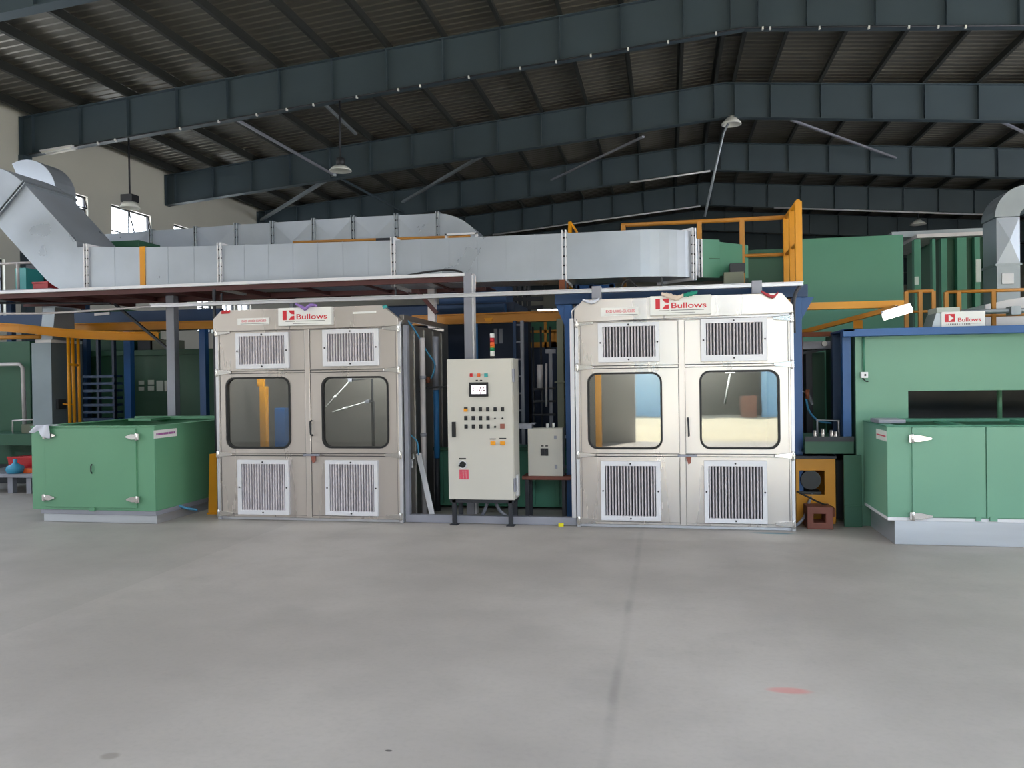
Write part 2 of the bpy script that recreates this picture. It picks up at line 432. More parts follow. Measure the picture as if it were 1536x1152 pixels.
RY = [17.83+6*k for k in range(-3, 8)]
for Y in RY:
    m = MB(); zt = zraf; L, R_ = XL+.02, XR-.02
    web = [(L, Y-.008, zt(L)-RD), (XRIDGE, Y-.008, zt(XRIDGE)-RD), (R_, Y-.008, zt(R_)-RD), (R_, Y-.008, zt(R_)-.01), (XRIDGE, Y-.008, zt(XRIDGE)-.01), (L, Y-.008, zt(L)-.01)]
    m.prism(web[:2]+web[4:], (0, .016, 0)); m.prism(web[1:5], (0, .016, 0))
    for a, b in ((L, XRIDGE), (R_, XRIDGE)):
        for off in (-.01, -RD): m.bar((a, Y, zt(a)+off-.008), (b, Y, zt(b)+off-.008), .24, .018)
    for x in purl:
        if L < x < R_: m.box(x-.007, x+.007, Y-.11, Y+.11, zt(x)-RD, zt(x)-.012)
    m.box(L, L+.02, Y-.14, Y+.14, zt(L)-RD-.03, zt(L)); m.box(R_-.02, R_, Y-.14, Y+.14, zt(R_)-RD-.03, zt(R_))
    struct('roof_rafter', m, 'rafter_blue')
struct('wall_column', MB().box(XL, XL+.14, 17.68, 17.98, 0, zraf(XL)-RD), 'rafter_blue')

# windows in the walls: steel frame, glazing bars, panes; some sashes tilted open
def win_side(i, y0, y1, z0, z1, nv, nh, tilt=()):
    x = XL-.12; m = MB(); t = .045
    m.box(x-.03, x+.03, y0, y0+t, z0, z1); m.box(x-.03, x+.03, y1-t, y1, z0, z1); m.box(x-.03, x+.03, y0, y1, z0, z0+t); m.box(x-.03, x+.03, y0, y1, z1-t, z1)
    for k in range(1, nv): yy = y0+(y1-y0)*k/nv; m.box(x-.02, x+.02, yy-.018, yy+.018, z0, z1)
    for k in range(1, nh): zz = z0+(z1-z0)*k/nh; m.box(x-.02, x+.02, y0, y1, zz-.018, zz+.018)
    o = struct('window_%d' % i, m, 'dark_steel')
    g = MB()
    for a in range(nv):
        for b in range(nh):
            if (a, b) in tilt: continue
            g.box(x-.006, x+.006, y0+(y1-y0)*a/nv+.03, y0+(y1-y0)*(a+1)/nv-.03, z0+(z1-z0)*b/nh+.03, z0+(z1-z0)*(b+1)/nh-.03)
    g.build('pane', 'clear_glass', o)
    for a, b in tilt:
        ya, yb, za, zb = y0+(y1-y0)*a/nv+.02, y0+(y1-y0)*(a+1)/nv-.02, z0+(z1-z0)*b/nh+.02, z0+(z1-z0)*(b+1)/nh-.02
        h = MB(); d = (zb-za); q = Vector((x+.25*d, 0, zb-.95*d))
        for p, r in (((x, ya, zb), (q.x, ya, q.z)), ((x, yb, zb), (q.x, yb, q.z)), ((q.x, ya, q.z), (q.x, yb, q.z)), ((x, ya, zb), (x, yb, zb))): h.bar(p, r, .03, .03)
        h.build('sash', 'dark_steel', o)
for i, h in enumerate(wins_l):
    win_side(i+1, *h, nv=2 if i < 4 else 2, nh=2 if i < 4 else 3, tilt=((1, 1),) if i in (0, 1) else ())
for i, h in enumerate(wins_b):
    x0, x1, z0, z1 = h; m = MB(); y = YB+.1
    for a, b in ((x0, x0+.05), (x1-.05, x1), ((x0+x1)/2-.03, (x0+x1)/2+.03)): m.box(a, b, y-.03, y+.03, z0, z1)
    for a, b in ((z0, z0+.05), (z1-.05, z1)): m.box(x0, x1, y-.03, y+.03, a, b)
    o = struct('window_%d' % (i+9), m, 'dark_steel')
    MB().box(x0+.04, x1-.04, y-.006, y+.006, z0+.04, z1-.04).build('pane', 'clear_glass', o)
# the yard seen mirrored in the glass doors
struct('yard_hedge', MB().box(-40, 40, -18, -16.2, -.02, 6.0), 'hedge_dark')
struct('yard_fence', MB().box(3.5, 6.5, -15.1, -14.9, -.02, 2.6).box(-1.6, -.1, -15.1, -14.9, -.02, 3.0), 'tarp_blue')
struct('yard_crate', MB().box(2.75, 3.3, -15.4, -14.6, -.02, .75), 'truck_brown')
H = math.pi/2
portal('sky_portal_front', (3.93, YF-.12, 2.5), (H, 0, 0), 9.34, 5.0)
portal('sky_portal_front_right', (13.25, YF-.12, 2.2), (H, 0, 0), 5.5, 4.4)
portal('sky_portal_left', (XL-.12, .5, 2.25), (H, 0, -H), 5, 4.5)
portal('sky_portal_right', (XR+.12, .75, 2.25), (H, 0, H), 5.5, 4.5)

portal('sky_portal_side_band', (XR+.12, 15, 4.5), (H, 0, H), 16, 5.4)

# ================================================================ THE TWO STAINLESS BOOTHS
YD = 8.32                                   # door face
def XZ(px, py, Y=YD): p = at(px, py, Y); return p.x, p.z
def booth(label, px0, px1, pmid, base, fascia, fas_base, sign, sticker, upper, windows, lower, seps, handle, ylab, hand_side):
    x0, x1 = XZ(px0, base[0])[0], XZ(px1, base[1])[0]
    ybk = 10.25; zb = 2.16
    t = thing('spray_booth', label, 'spray booth', ((x0+x1)/2, 9.2, 0))
    W = .04
    fpoly = [XZ(*p) for p in fascia]; zf = sum(XZ(*p)[1] for p in fas_base)/2; fx0 = min(p[0] for p in fpoly); fx1 = max(p[0] for p in fpoly)
    # shell: side walls, back, roof with curb, floor pan
    s = MB(); s.box(x0, x0+W, YD+.06, ybk, 0, zb); s.box(x1-W, x1, YD+.06, ybk, 0, zb); s.box(x0+W, x1-W, ybk-W, ybk, 0, zb)
    s.box(x0+W, x1-W, YD+.08, ybk-W, .0, .05)
    for k in range(1, 5):                                       # folded seams along the sides
        yy = YD+.06+(ybk-YD-.06)*k/5
        s.box(x1, x1+.022, yy-.012, yy+.012, 0, zb-.03); s.box(x0-.022, x0, yy-.012, yy+.012, 0, zb-.03)
    s.build('shell', 'stainless_dark', t, .004)
    r = MB(); r.box(x0, x1, YD+.06, YD+.30, zb, zb+.04); r.box(x0, x1, ybk-.2, ybk, zb, zb+.04)  # unseen roof, left open between strips to let light inside
    for k in range(1, 4): r.box(x0+(x1-x0)*k/4-.03, x0+(x1-x0)*k/4+.03, YD+.30, ybk-.2, zb, zb+.04)
    r.box(x0, x0+.05, YD+.12, ybk, zb+.04, zb+.10); r.box(x1-.05, x1, YD+.12, ybk, zb+.04, zb+.10)
    r.build('open_roof', 'stainless_dark', t, .004)
    # front frame posts, sill, mullion
    c = MB(); c.box(x0, x0+.035, YD+.0, YD+.08, 0, zf); c.box(x1-.035, x1, YD, YD+.08, 0, zf); c.box(x0, x1, YD+.02, YD+.08, zf-.03, zf+.02)
    c.box(x0+.035, x1-.035, YD+.03, YD+.08, 0, .03)
    c.build('door_frame', 'aluminium', t, .003)
    # fascia board
    MB().prism([(a, YD-.03, b) for a, b in fpoly], (0, .09, 0)).build('fascia', 'stainless', t, .004)
    # sign: lightbox with logo and name
    sx0, sx1, sz0, sz1 = rect(*sign, YD-.1)
    sg = MB().box(sx0, sx1, YD-.1, YD-.03, sz0, sz1).build('sign_board', 'white_sign', t, .005)
    sign_marks(sg, sx0, sx1, sz0, sz1, YD-.1)
    lx0, lx1, lz0, lz1 = rect(*sticker, YD-.035)
    lb = MB().box(lx0, lx1, YD-.035, YD-.03, lz0, lz1).build('sticker', 'white_sign', t)
    text('lettering', ylab, 'pink_ink', lb, lx0+(lx1-lx0)*.14, lx1-(lx1-lx0)*.1, lz0+(lz1-lz0)*.4, lz1-(lz1-lz0)*.28, YD-.035, .012)
    MB().box(lx0+(lx1-lx0)*.1, lx1-.01, YD-.036, YD-.035, lz0+(lz1-lz0)*.12, lz0+(lz1-lz0)*.17).build('underline', 'black_ink', lb)
    # doors
    xm = XZ(pmid, 600)[0]; gap = .008
    for k in (0, 1):
        a, b = (x0+.035, xm-.012) if k == 0 else (xm+.012, x1-.035)
        zs1, zs2 = [(XZ(pmid, q[0])[1]+XZ(pmid, q[1])[1])/2 for q in seps]
        wx0, wx1, wz0, wz1 = rect(*windows[k], YD)
        d = MB(); rr = .10
        d.frame(orect(a, b, zs2+.012, zs1-.012, wx0, wx1, wz0, wz1, rr, 6), rrect(wx0, wx1, wz0, wz1, rr, 6), YD, YD+.04)
        d.box(a, b, YD+.006, YD+.04, zs1-.012, zs1+.012); d.box(a, b, YD+.006, YD+.04, zs2-.012, zs2+.012)
        d.box(a, b, YD, YD+.04, zs1+.012, zf-.035); d.box(a, b, YD, YD+.04, .035, zs2-.012)
        door = d.build('door', 'stainless', t, .003)
        tr = MB()                                              # folded edge trims that divide each leaf
        for z in (zs1, zs2): tr.box(a+.01, b-.01, YD-.006, YD+.006, z-.028, z-.018); tr.box(a+.01, b-.01, YD-.006, YD+.006, z+.018, z+.028)
        tr.box(a+.004, a+.018, YD-.006, YD+.002, .04, zf-.04); tr.box(b-.018, b-.004, YD-.006, YD+.002, .04, zf-.04)
        tr.build('edge_trim', 'stainless', door)
        sl = MB()                                              # dark strips that stand in for shade lines in the folds
        for z in (zs1, zs2):
            for o_ in (-.0145, .0145): sl.box(a+.02, b-.02, YD-.0075, YD+.006, z+o_-.0025, z+o_+.0025)
        for x in (a+.021, b-.021): sl.box(x-.002, x+.002, YD-.0015, YD+.002, .05, zf-.05)
        sl.box(a+.02, b-.02, YD-.0015, YD+.002, zf-.046, zf-.042); sl.box(a+.02, b-.02, YD-.0015, YD+.002, .06, .064)
        sl.build('fold_shade', 'dark_steel', door)
        MB().frame(rrect(wx0-.004, wx1+.004, wz0-.004, wz1+.004, rr+.004, 6), rrect(wx0+.016, wx1-.016, wz0+.016, wz1-.016, rr-.012, 6), YD-.012, YD+.042).build('gasket', 'black_rubber', door)
        MB().prism([(p, YD+.016, q) for p, q in rrect(wx0+.012, wx1-.012, wz0+.012, wz1-.012, rr-.01, 6)], (0, .008, 0)).build('window_pane', 'door_glass', door)
        for fl in (upper[k], lower[k]):
            fx = rect(*fl[0], YD-.03); ix = rect(*fl[1], YD-.03)
            q = MB().frame([(fx[0], fx[2]), (fx[1], fx[2]), (fx[1], fx[3]), (fx[0], fx[3])], [(ix[0], ix[2]), (ix[1], ix[2]), (ix[1], ix[3]), (ix[0], ix[3])], YD-.042, YD-.001)
            q.build('filter_frame', 'white_metal', door, .003)
            n = 17; pts = []; pw = (ix[1]-ix[0])/n               # pleated filter pack
            for i in range(n):
                for f_, y_ in ((.18, YD-.002), (.32, YD-.038), (.50, YD-.041), (.68, YD-.038), (.82, YD-.002)): pts.append((ix[0]+pw*(i+f_), y_))
            pl = MB(); vs = [(p, y, ix[2]) for p, y in pts]+[(p, y, ix[3]) for p, y in pts]; m2 = len(pts)
            pl.add(vs, [(i, i+1, m2+i+1, m2+i) for i in range(m2-1) if i % 5 != 4])
            pl.build('filter_pleats', 'filter_media', door); MB().box(ix[0], ix[1], YD-.004, YD-.001, ix[2], ix[3]).build('pleat_shade', 'dark_steel', door)  # dark sheet stands in for the shade between pleats
            cx, cz = (fx[0]+fx[1])/2, (fx[2]+fx[3])/2
            for p, z in ((cx, (fx[3]+ix[3])/2), (cx, (fx[2]+ix[2])/2), ((fx[0]+ix[0])/2, cz), ((fx[1]+ix[1])/2, cz)):
                MB().cyl((p, YD-.05, z), (p, YD-.041, z), .009, 10).build('filter_clip', 'dark_steel', door)
        # strap hinges on the outer edge
        ex = a if k == 0 else b; sgn = 1 if k == 0 else -1
        for z in (zf-.05, zs1, zs2, .07):
            h = MB(); h.cyl((ex-sgn*.012, YD-.02, z-.045), (ex-sgn*.012, YD-.02, z+.045), .012, 10)
            h.prism([(ex-sgn*.01, YD-.022, z-.03), (ex+sgn*.055, YD-.022, z-.024), (ex+sgn*.16, YD-.022, z-.012), (ex+sgn*.16, YD-.022, z+.014), (ex+sgn*.055, YD-.022, z+.026), (ex-sgn*.01, YD-.022, z+.03)], (0, .02, 0))
            h.box(ex-sgn*.034, ex-sgn*.012, YD-.02, YD, z-.035, z+.035)
            h.build('hinge', 'chrome', door, .003)
        if k == hand_side:
            hx, hz1 = XZ(handle[0], handle[1]); _, hz0 = XZ(handle[0], handle[2])
            MB().tube(hcurve([(hx, YD, hz1), (hx, YD-.045, hz1-.015), (hx+.004, YD-.05, (hz0+hz1)/2), (hx+.006, YD-.045, hz0+.015), (hx+.006, YD, hz0)], 5), .009, 8).build('handle', 'dark_steel', door)
    MB().box(xm-.028, xm+.028, YD-.012, YD+.03, .035, zf-.035).build('astragal', 'stainless', t, .004)
    # latch bar and hasp between the leaves
    z = XZ(pmid, (seps[1][0]+seps[1][1])/2)[1]
    la = MB().bar((xm-.05, YD-.03, z-.0), (xm+.14, YD-.03, z-.0), .02, .022); la.box(xm-.04, xm-.02, YD-.03, YD, z-.012, z+.012); la.box(xm+.10, xm+.12, YD-.03, YD, z-.012, z+.012)
    la.build('latch_bar', 'steel_grey', t); la = MB(); la.prism([(xm+.03, YD-.026, z-.01), (xm+.085, YD-.026, z-.01), (xm+.08, YD-.026, z-.075), (xm+.055, YD-.026, z-.09)], (0, .024, 0))
    la.build('latch_tag', 'wood_pink', t)
    booth_fill(t, x0, x1)
    return t, (x0, x1, xm, zf, ybk, zb)
def booth_fill(t, x0, x1):                    # unseen tube lamp over the doors, added to brighten the interior
    z = 2.05; lf = MB().box(x0+.3, x1-.3, 8.46, 8.56, z, z+.05).build('booth_fill_lamp', 'white_metal', t)
    MB().tube([(x0+.34, 8.51, z-.02), (x1-.34, 8.51, z-.02)], .016, 10).build('fill_tube', 'tube_lit', lf)
    l = bpy.data.lights.new('booth_fill_light', 'AREA'); l.shape = 'RECTANGLE'; l.size = x1-x0-.7; l.size_y = .05; l.energy = 45
    o = bpy.data.objects.new('booth_fill_light', l); COL.objects.link(o); o.location = ((x0+x1)/2, 8.52, z-.05); o.rotation_euler = (.55, 0, 0)
def sign_marks(sg, sx0, sx1, sz0, sz1, y):
    w, h = sx1-sx0, sz1-sz0; U = lambda a: sx0+a*w; V = lambda b: sz0+b*h
    lg = MB(); e = .003
    lg.prism([(U(.09), y-e, V(.32)), (U(.165), y-e, V(.32)), (U(.165), y-e, V(.85)), (U(.09), y-e, V(.85))], (0, e, 0))
    lg.prism([(U(.20), y-e, V(.85)), (U(.245), y-e, V(.66)), (U(.31), y-e, V(.62)), (U(.31), y-e, V(.85))], (0, e, 0))
    lg.prism([(U(.20), y-e, V(.32)), (U(.31), y-e, V(.32)), (U(.31), y-e, V(.55)), (U(.255), y-e, V(.52))], (0, e, 0))
    lg.build('logo', 'red_ink', sg)
    text('lettering', 'Bullows', 'red_ink', sg, U(.35), U(.92), V(.34), V(.63), y, .012)
    ln = MB(); ln.box(U(.14), U(.32), y-.002, y, V(.225), V(.245)); ln.box(U(.34), U(.88), y-.002, y, V(.23), V(.255)); ln.box(U(.28), U(.74), y-.002, y, V(.10), V(.12))
    ln.build('fine_print', 'black_ink', sg)
boothL, BL = booth('stainless twin door spray booth on the left, windows showing a dark interior', 327, 605, 462, (780, 783.5),
    [(322, 498), (322, 479), (334, 466), (574, 458), (598, 477), (598, 489)], [(345, 491), (575, 487)], (417, 461, 497, 488), (356, 477, 404, 487),
    [((354, 499, 433, 553), (359, 504, 427, 546)), ((484, 493.5, 568, 549), (491, 500, 561, 542))],
    [(340, 566, 435.5, 672.5), (483.5, 565, 583, 672)],
    [((357, 690, 433.5, 772), (363, 696, 428, 765)), ((488, 690.5, 567, 773.5), (495, 696.5, 561.5, 767))],
    [(555, 559), (680, 684)], (467.5, 631, 653), 'EXD UH02-GUCLE0', 1)
boothR, BR = booth('stainless twin door spray booth on the right, its panes mirroring a bright yard', 866, 1194, 1023, (790, 797),
    [(862, 484), (862, 465), (875, 450), (1172, 439.5), (1188, 457), (1190, 469)], [(885, 478), (1147, 470)], (975, 443, 1067, 472), (901, 461, 958, 474),
    [((897, 484, 989, 543), (904, 489.5, 983, 535.5)), ((1051, 477, 1151, 541.5), (1059, 484, 1143.5, 532))],
    [(882, 559, 993, 673.5), (1050, 555.5, 1169.5, 673.5)],
    [((901.6, 692, 991, 781), (908, 699, 984, 774)), ((1056.5, 691, 1151, 785), (1063, 699.6, 1144, 778))],
    [(547, 551), (680, 686)], (1032, 627, 654), 'EXD UH02-GUCLES', 1)
# bits of tape and cloth left on the fascias
def strip(name, label, cat, pts, m, y, th=.006):
    return tag(MB().prism([(XZ(a, b, y)[0], y, XZ(a, b, y)[1]) for a, b in pts], (0, th, 0)).build(name, m), label, cat)
strip('tape_piece', 'red tape on the chamfered top corner of the left booth', 'tape', [(332, 466), (345, 465), (344, 470), (332, 471)], 'red_plastic', YD-.0372)
strip('tape_piece', 'white tape strip on the fascia of the left booth', 'tape', [(529, 468), (564, 466), (564, 469.5), (529, 471)], 'white_paint', YD-.0372)
strip('tape_piece', 'teal tape on the right end of the left fascia', 'tape', [(573, 459), (579, 457), (582, 461), (575, 463)], 'teal_plastic', YD-.0372)
def rag(name, label, pts, m, r, Y, fl=.5):
    c = hcurve([at(a, b, Y) for a, b in pts], 6); n = len(c); rings = []
    for i, p in enumerate(c):
        k = r*(.55+.45*math.sin(math.pi*i/(n-1)))*(1+.18*math.sin(i*1.9))
        rings.append([p+Vector((0, math.cos(a)*.02, math.sin(a)*k)) for a in [2*math.pi*j/10 for j in range(10)]])
    return tag(MB().loft(rings, smooth=True).build(name, m, smooth=True), label, 'rag')
rag('cloth_rag', 'purple cloth hanging over the left booth sign', [(444, 456), (452, 460), (458, 463), (465, 458), (475, 458)], 'cloth_purple', .022, YD-.13)
rag('cloth_rag', 'cream cloth draped over the right booth sign', [(992, 441), (1004, 444), (1015, 447), (1025, 443)], 'cloth_cream', .03, YD-.13)
rag('cloth_rag', 'green cloth draped over the right booth sign', [(1025, 443), (1035, 441), (1046, 438)], 'cloth_teal', .024, YD-.13)
rag('cloth_rag', 'white cloth over the left end of the right fascia', [(874, 450), (885, 453), (893, 452), (899, 448)], 'cloth_white', .02, YD-.06)
rag('cloth_rag', 'red cloth strip over the right end of the right fascia', [(1142, 437), (1150, 442), (1160, 445), (1167, 439)], 'cloth_red', .018, YD-.06)

# inside the booths
xl0, xl1, xlm = BL[0], BL[1], BL[2]; xr0, xr1, xrm = BR[0], BR[1], BR[2]
def lance(label, a, b, mnt, Y):
    p, q = at(*a, Y), at(*b, Y); t = thing('spray_lance', label, 'spray lance', q, 'spray lances in the left booth')
    MB().tube([p, q], .008, 8).build('barrel', 'white_paint', t)
    MB().tube([p+(q-p)*.30, p+(q-p)*.42], .016, 8).build('sleeve', 'white_paint', t)
    m_ = at(*mnt, Y); MB().tube([q, m_, (m_.x, Y, .05)], .014, 8).build('stand', 'dark_steel', t)
    MB().box(q.x-.025, q.x+.025, Y-.03, Y+.03, q.z-.02, q.z+.02).build('clamp', 'steel_grey', t)
lance('white spray lance tilted up inside the left booth, upper one', (489, 610), (526, 570), (558, 568), 9.0)
lance('white spray lance near level inside the left booth, lower one', (499, 618), (552, 602), (560, 602), 8.95)
p_, q_ = at(1087, 606, 9.0), at(1095, 560, 9.0); t_ = thing('spray_lance', 'white spray lance hanging in the right booth behind the right pane', 'spray lance', q_)
MB().tube([p_, q_], .012, 8).build('barrel', 'white_paint', t_); MB().tube([q_, (q_.x, 9.0, 2.2)], .012, 8).build('stand', 'dark_steel', t_); MB().box(q_.x-.05, q_.x+.05, 8.98, 9.02, q_.z-.0, q_.z+.02).build('clamp', 'white_paint', t_)
x0_, x1_, z0_, z1_ = rect(389.5, 580, 398.5, 672, 8.8)
tag(MB().box(x0_, x1_, 8.8, 8.88, .05, z1_+.0).box(x0_-.03, x1_-.02, 8.8, 8.84, z1_, z1_+.1).build('yellow_post', 'paint_yellow', None, .004), 'yellow upright post inside the left booth behind the left pane', 'post')
x0_, x1_, z0_, z1_ = rect(412, 612, 427, 664, 9.0)
tag(MB().box(x0_, x1_, 9.0, 9.12, .05, z1_).build('blue_cabinet', 'paint_blue', None, .004), 'blue narrow cabinet inside the left booth', 'cabinet')
x0_, x1_, z0_, z1_ = rect(893, 562, 902, 672, 9.4)
tag(MB().box(x0_, x1_, 9.4, 9.48, .05, z1_).build('yellow_post', 'paint_yellow', None, .004), 'yellow upright post inside the right booth behind the left pane', 'post')
# ================================================================ BETWEEN THE BOOTHS
def pbox(px0, py0, px1, py1, Y, d, mb=None, z0=None, z1=None):
    a, b, c, e = rect(px0, py0, px1, py1, Y); mb = mb or MB()
    return mb.box(a, b, Y, Y+d, c if z0 is None else z0, e if z1 is None else z1)
def solo(name, label, cat, mb, m, bevel=.003, group=None, kind=None, smooth=False):
    return tag(mb.build(name, m, None, bevel, smooth), label, cat, group, kind)
# control cabinet
Yc = 8.26; cx0, cx1, cz0, cz1 = rect(671.5, 538, 770, 750, Yc)
t = thing('control_cabinet', 'cream electrical control cabinet with touch screen, on black legs between the booths', 'control cabinet', ((cx0+cx1)/2, Yc+.17, 0))
MB().box(cx0, cx1, Yc+.022, Yc+.34, cz0, cz1).build('cabinet_body', 'panel_cream', t, .004)
door = MB().box(cx0+.002, cx1-.006, Yc, Yc+.02, cz0+.004, cz1-.004).build('door', 'panel_cream', t, .004)
P = lambda px, py: XZ(px, py, Yc)
def chip(name, m, px0, py0, px1, py1, th, parent=None, bevel=.002, Y=None):
    Yq = Yc if Y is None else Y
    a, b, c, d = rect(px0, py0, px1, py1, Yq); return MB().box(a, b, Yq-th, Yq+.001, c, d).build(name, m, parent or door, bevel)
a, b, c, d = rect(704, 573.5, 732.5, 595, Yc)
i0, i1, j0, j1 = rect(707.2, 578, 729.5, 591, Yc)
MB().frame([(a, c), (b, c), (b, d), (a, d)], [(i0, j0), (i1, j0), (i1, j1), (i0, j1)], Yc-.014, Yc).build('screen_bezel', 'black_plastic', door, .002)
MB().box(i0, i1, Yc-.008, Yc, j0, j1).build('screen', 'screen_lit', door)
mk = MB()
for q in ((710, 581.5, 711.5, 582.5), (715, 580.5, 716.4, 583), (720, 580.5, 721.2, 583), (725, 581, 726.5, 582.5), (709, 585, 711, 586.2), (712.5, 584.5, 713.5, 586.5), (715.2, 583.8, 716.6, 587), (719, 584.5, 720.6, 586.5), (722.5, 585, 723.5, 586), (724.5, 585, 727.8, 586.3), (715.4, 587.5, 716, 591), (720.3, 587.5, 720.9, 591)):
    e0, e1, e2, e3 = rect(*q, Yc); mk.box(e0, e1, Yc-.0088, Yc-.008, e2, e3)
mk.build('screen_marks', 'maroon', door)
for q, m in (((705, 560.2, 709, 565.3), 'red_plastic'), ((716.2, 560, 720.4, 565.3), 'orange_plastic'), ((726.6, 560, 731.8, 565.5), 'teal_plastic')):
    chip('indicator_lamp', m, *q, .016)
for q in ((713.5, 569.8, 717, 571.4), (719.8, 569.8, 723.4, 571.4)): chip('name_plate', 'black_ink', *q, .002, bevel=0)
for r, (py, n) in enumerate(((610.8, 6), (624, 4), (636.5, 4))):
    for k in range(n):
        px = 696+11.05*k+r*.3
        if r == 0 and k == 0:
            chip('amber_button', 'amber_plastic', px, py+2.4, px+5.4, py+6.6, .016); chip('button_plate', 'black_plastic', px, py, px+5.4, py+2.2, .003, bevel=0); continue
        bt = chip('switch', 'black_plastic', px, py, px+5, py+6.4, .006)
        e0, e1, e2, e3 = rect(px+1.2, py+1.5, px+4, py+5.4, Yc)
        MB().cyl(((e0+e1)/2, Yc-.02, (e2+e3)/2), ((e0+e1)/2, Yc-.005, (e2+e3)/2), (e1-e0)/2, 12).bar(((e0+e1)/2-.004, Yc-.023, e2), ((e0+e1)/2+.004, Yc-.023, e3), .006, .008, (0, 1, 0)).build('switch_knob', 'dark_steel', bt)
for q in ((741.5, 625.8, 744, 629.2), (752.5, 625.8, 755.2, 629.2), (741.2, 638.4, 744.6, 642)):
    e0, e1, e2, e3 = rect(*q, Yc); MB().cyl(((e0+e1)/2, Yc-.014, (e2+e3)/2), ((e0+e1)/2, Yc, (e2+e3)/2), (e1-e0)/2, 14).build('push_button', 'black_plastic', door)
chip('buzzer', 'wood_pink', 750.4, 635.6, 757, 642.8, .014)
for q in ((736.2, 661.7, 743.4, 667.3), (750.6, 661.7, 757.6, 667.3)): chip('yellow_button', 'amber_plastic', *q, .018)
for q in ((734.5, 657.8, 744, 659.2), (749, 656.8, 759.5, 658.6)): chip('name_plate', 'dark_steel', *q, .002, bevel=0)
chip('door_handle', 'black_plastic', 678.4, 632.6, 683.8, 655.8, .022)
chip('name_plate', 'black_ink', 688.5, 687, 699, 689, .002, bevel=0)
kx, kz = P(694.3, 696.8); MB().cyl((kx, Yc-.006, kz), (kx, Yc, kz), .045, 24).build('isolator_plate', 'white_metal', door)
MB().lathe((0, 0, 0), [(.001, 0), (.034, 0), (.034, .02), (.03, .028), (.001, .028)], 20)
k = MB(); k.cyl((kx, Yc-.016, kz), (kx, Yc-.005, kz), .034, 20); k.bar((kx-.038, Yc-.024, kz-.012), (kx+.038, Yc-.024, kz+.008), .018, .024, (0, 1, 0)); k.build('isolator_knob', 'black_plastic', door, .002)
e0, e1, e2, e3 = rect(689, 704.6, 703, 719, Yc)
wl = MB().box(e0, e1, Yc-.001, Yc, e2, e3).build('warning_label', 'pink_ink', door)
wb = MB()
for k in range(5): x = e0+(e1-e0)*(.2+.15*k); wb.bar((x, Yc-.0013, e3-.008), (x+(.01 if k % 2 else -.006), Yc-.0013, e2+.008), .0006, .006, (0, 1, 0))
wb.build('label_marks', 'white_paint', wl)
for z in (cz0+.16, cz1-.18): MB().box(cx1-.004, cx1+.016, Yc-.004, Yc+.05, z-.07, z+.07).build('hinge', 'steel_grey', t, .002)
MB().box(cx1+.0, cx1+.02, Yc+.12, Yc+.2, P(700, 714)[1]-.22, P(700, 714)[1]).build('side_cover', 'white_metal', t, .002)
for x in (cx0+.03, cx1-.07):
    for y in (Yc+.02, Yc+.28):
        lg = MB(); lg.box(x, x+.045, y, y+.045, .008, cz0); lg.box(x-.02, x+.065, y-.03, y+.075, 0, .008); lg.build('leg', 'dark_steel', t, .002)
MB().box(cx0+.01, cx1-.01, Yc+.02, Yc+.33, cz0-.035, cz0).build('base_rail', 'dark_steel', t, .002)
sx, _ = P(733.5, 530)
sl = MB().cyl((sx, Yc+.17, cz1), (sx, Yc+.17, cz1+.03), .02, 14).build('stack_light', 'black_plastic', t)
zz = cz1+.03
for m, h in (('white_paint', .055), ('green_plastic', .035), ('amber_plastic', .014), ('orange_plastic', .045), ('red_plastic', .045), ('white_paint', .05)):
    MB().cyl((sx, Yc+.17, zz), (sx, Yc+.17, zz+h-.002), .024, 18).build('light_segment', m, sl); zz += h

# floor frame of the gap: sill and jambs
m = MB(); a0 = XZ(605, 780)[0]+.012; a1 = XZ(866, 780)[0]-.012
m.box(a0, a1, 8.36, 8.44, .004, .085); m.box(a0, a0+.045, 8.36, 8.44, .085, 2.14)
solo('gap_frame', 'light grey steel channel frame standing on the floor between the booths', 'frame', m, 'steel_grey')
m = MB(); m.box(a1-.045, a1, 8.345, 8.42, .086, 2.16); m.tube([(a1-.02, 8.38, 2.16), (a1-.02, 8.37, 2.24), (a1+.05, 8.36, 2.30)], .008)
solo('jamb_post', 'pale grey jamb post left of the right booth', 'post', m, 'aluminium')
solo('yellow_block', 'small yellow tag on the floor below the grey sill', 'tag', MB().box(*[XZ(p, 788)[0] for p in (838, 845.5)], 8.30, 8.33, 0, .035), 'yellow_tag')
# switch box on its brown stand
Ys = 8.72; b0, b1, b2, b3 = rect(792, 642.5, 844, 714, Ys)
t = thing('switch_box', 'cream switch box with black rotary switch, on the brown stand', 'switch box', ((b0+b1)/2, Ys+.1, b2))
MB().box(b0, b1, Ys+.016, Ys+.2, b2, b3).build('box_body', 'panel_cream', t, .003)
bd = MB().box(b0, b1, Ys, Ys+.015, b2, b3).build('door', 'panel_cream', t, .003)
e = rect(811, 672.5, 822.5, 683.5, Ys); MB().box(e[0], e[1], Ys-.006, Ys, e[2], e[3]).build('switch_plate', 'black_plastic', bd)
k = MB().cyl(((e[0]+e[1])/2, Ys-.03, (e[2]+e[3])/2), ((e[0]+e[1])/2, Ys-.006, (e[2]+e[3])/2), .03, 18); k.bar(((e[0]+e[1])/2, Ys-.034, e[2]+.005), ((e[0]+e[1])/2, Ys-.034, e[3]-.005), .01, .016, (0, 1, 0)); k.build('rotary_switch', 'dark_steel', bd)
for q in ((811.5, 668, 815.5, 669.8), (818, 668, 822, 669.8)): chip('name_plate', 'black_ink', *q, .002, bd, 0, Ys)
for q in ((831, 653.5, 835, 659), (832, 697, 836, 703)): chip('lock', 'steel_grey', *q, .004, bd, .001, Ys)
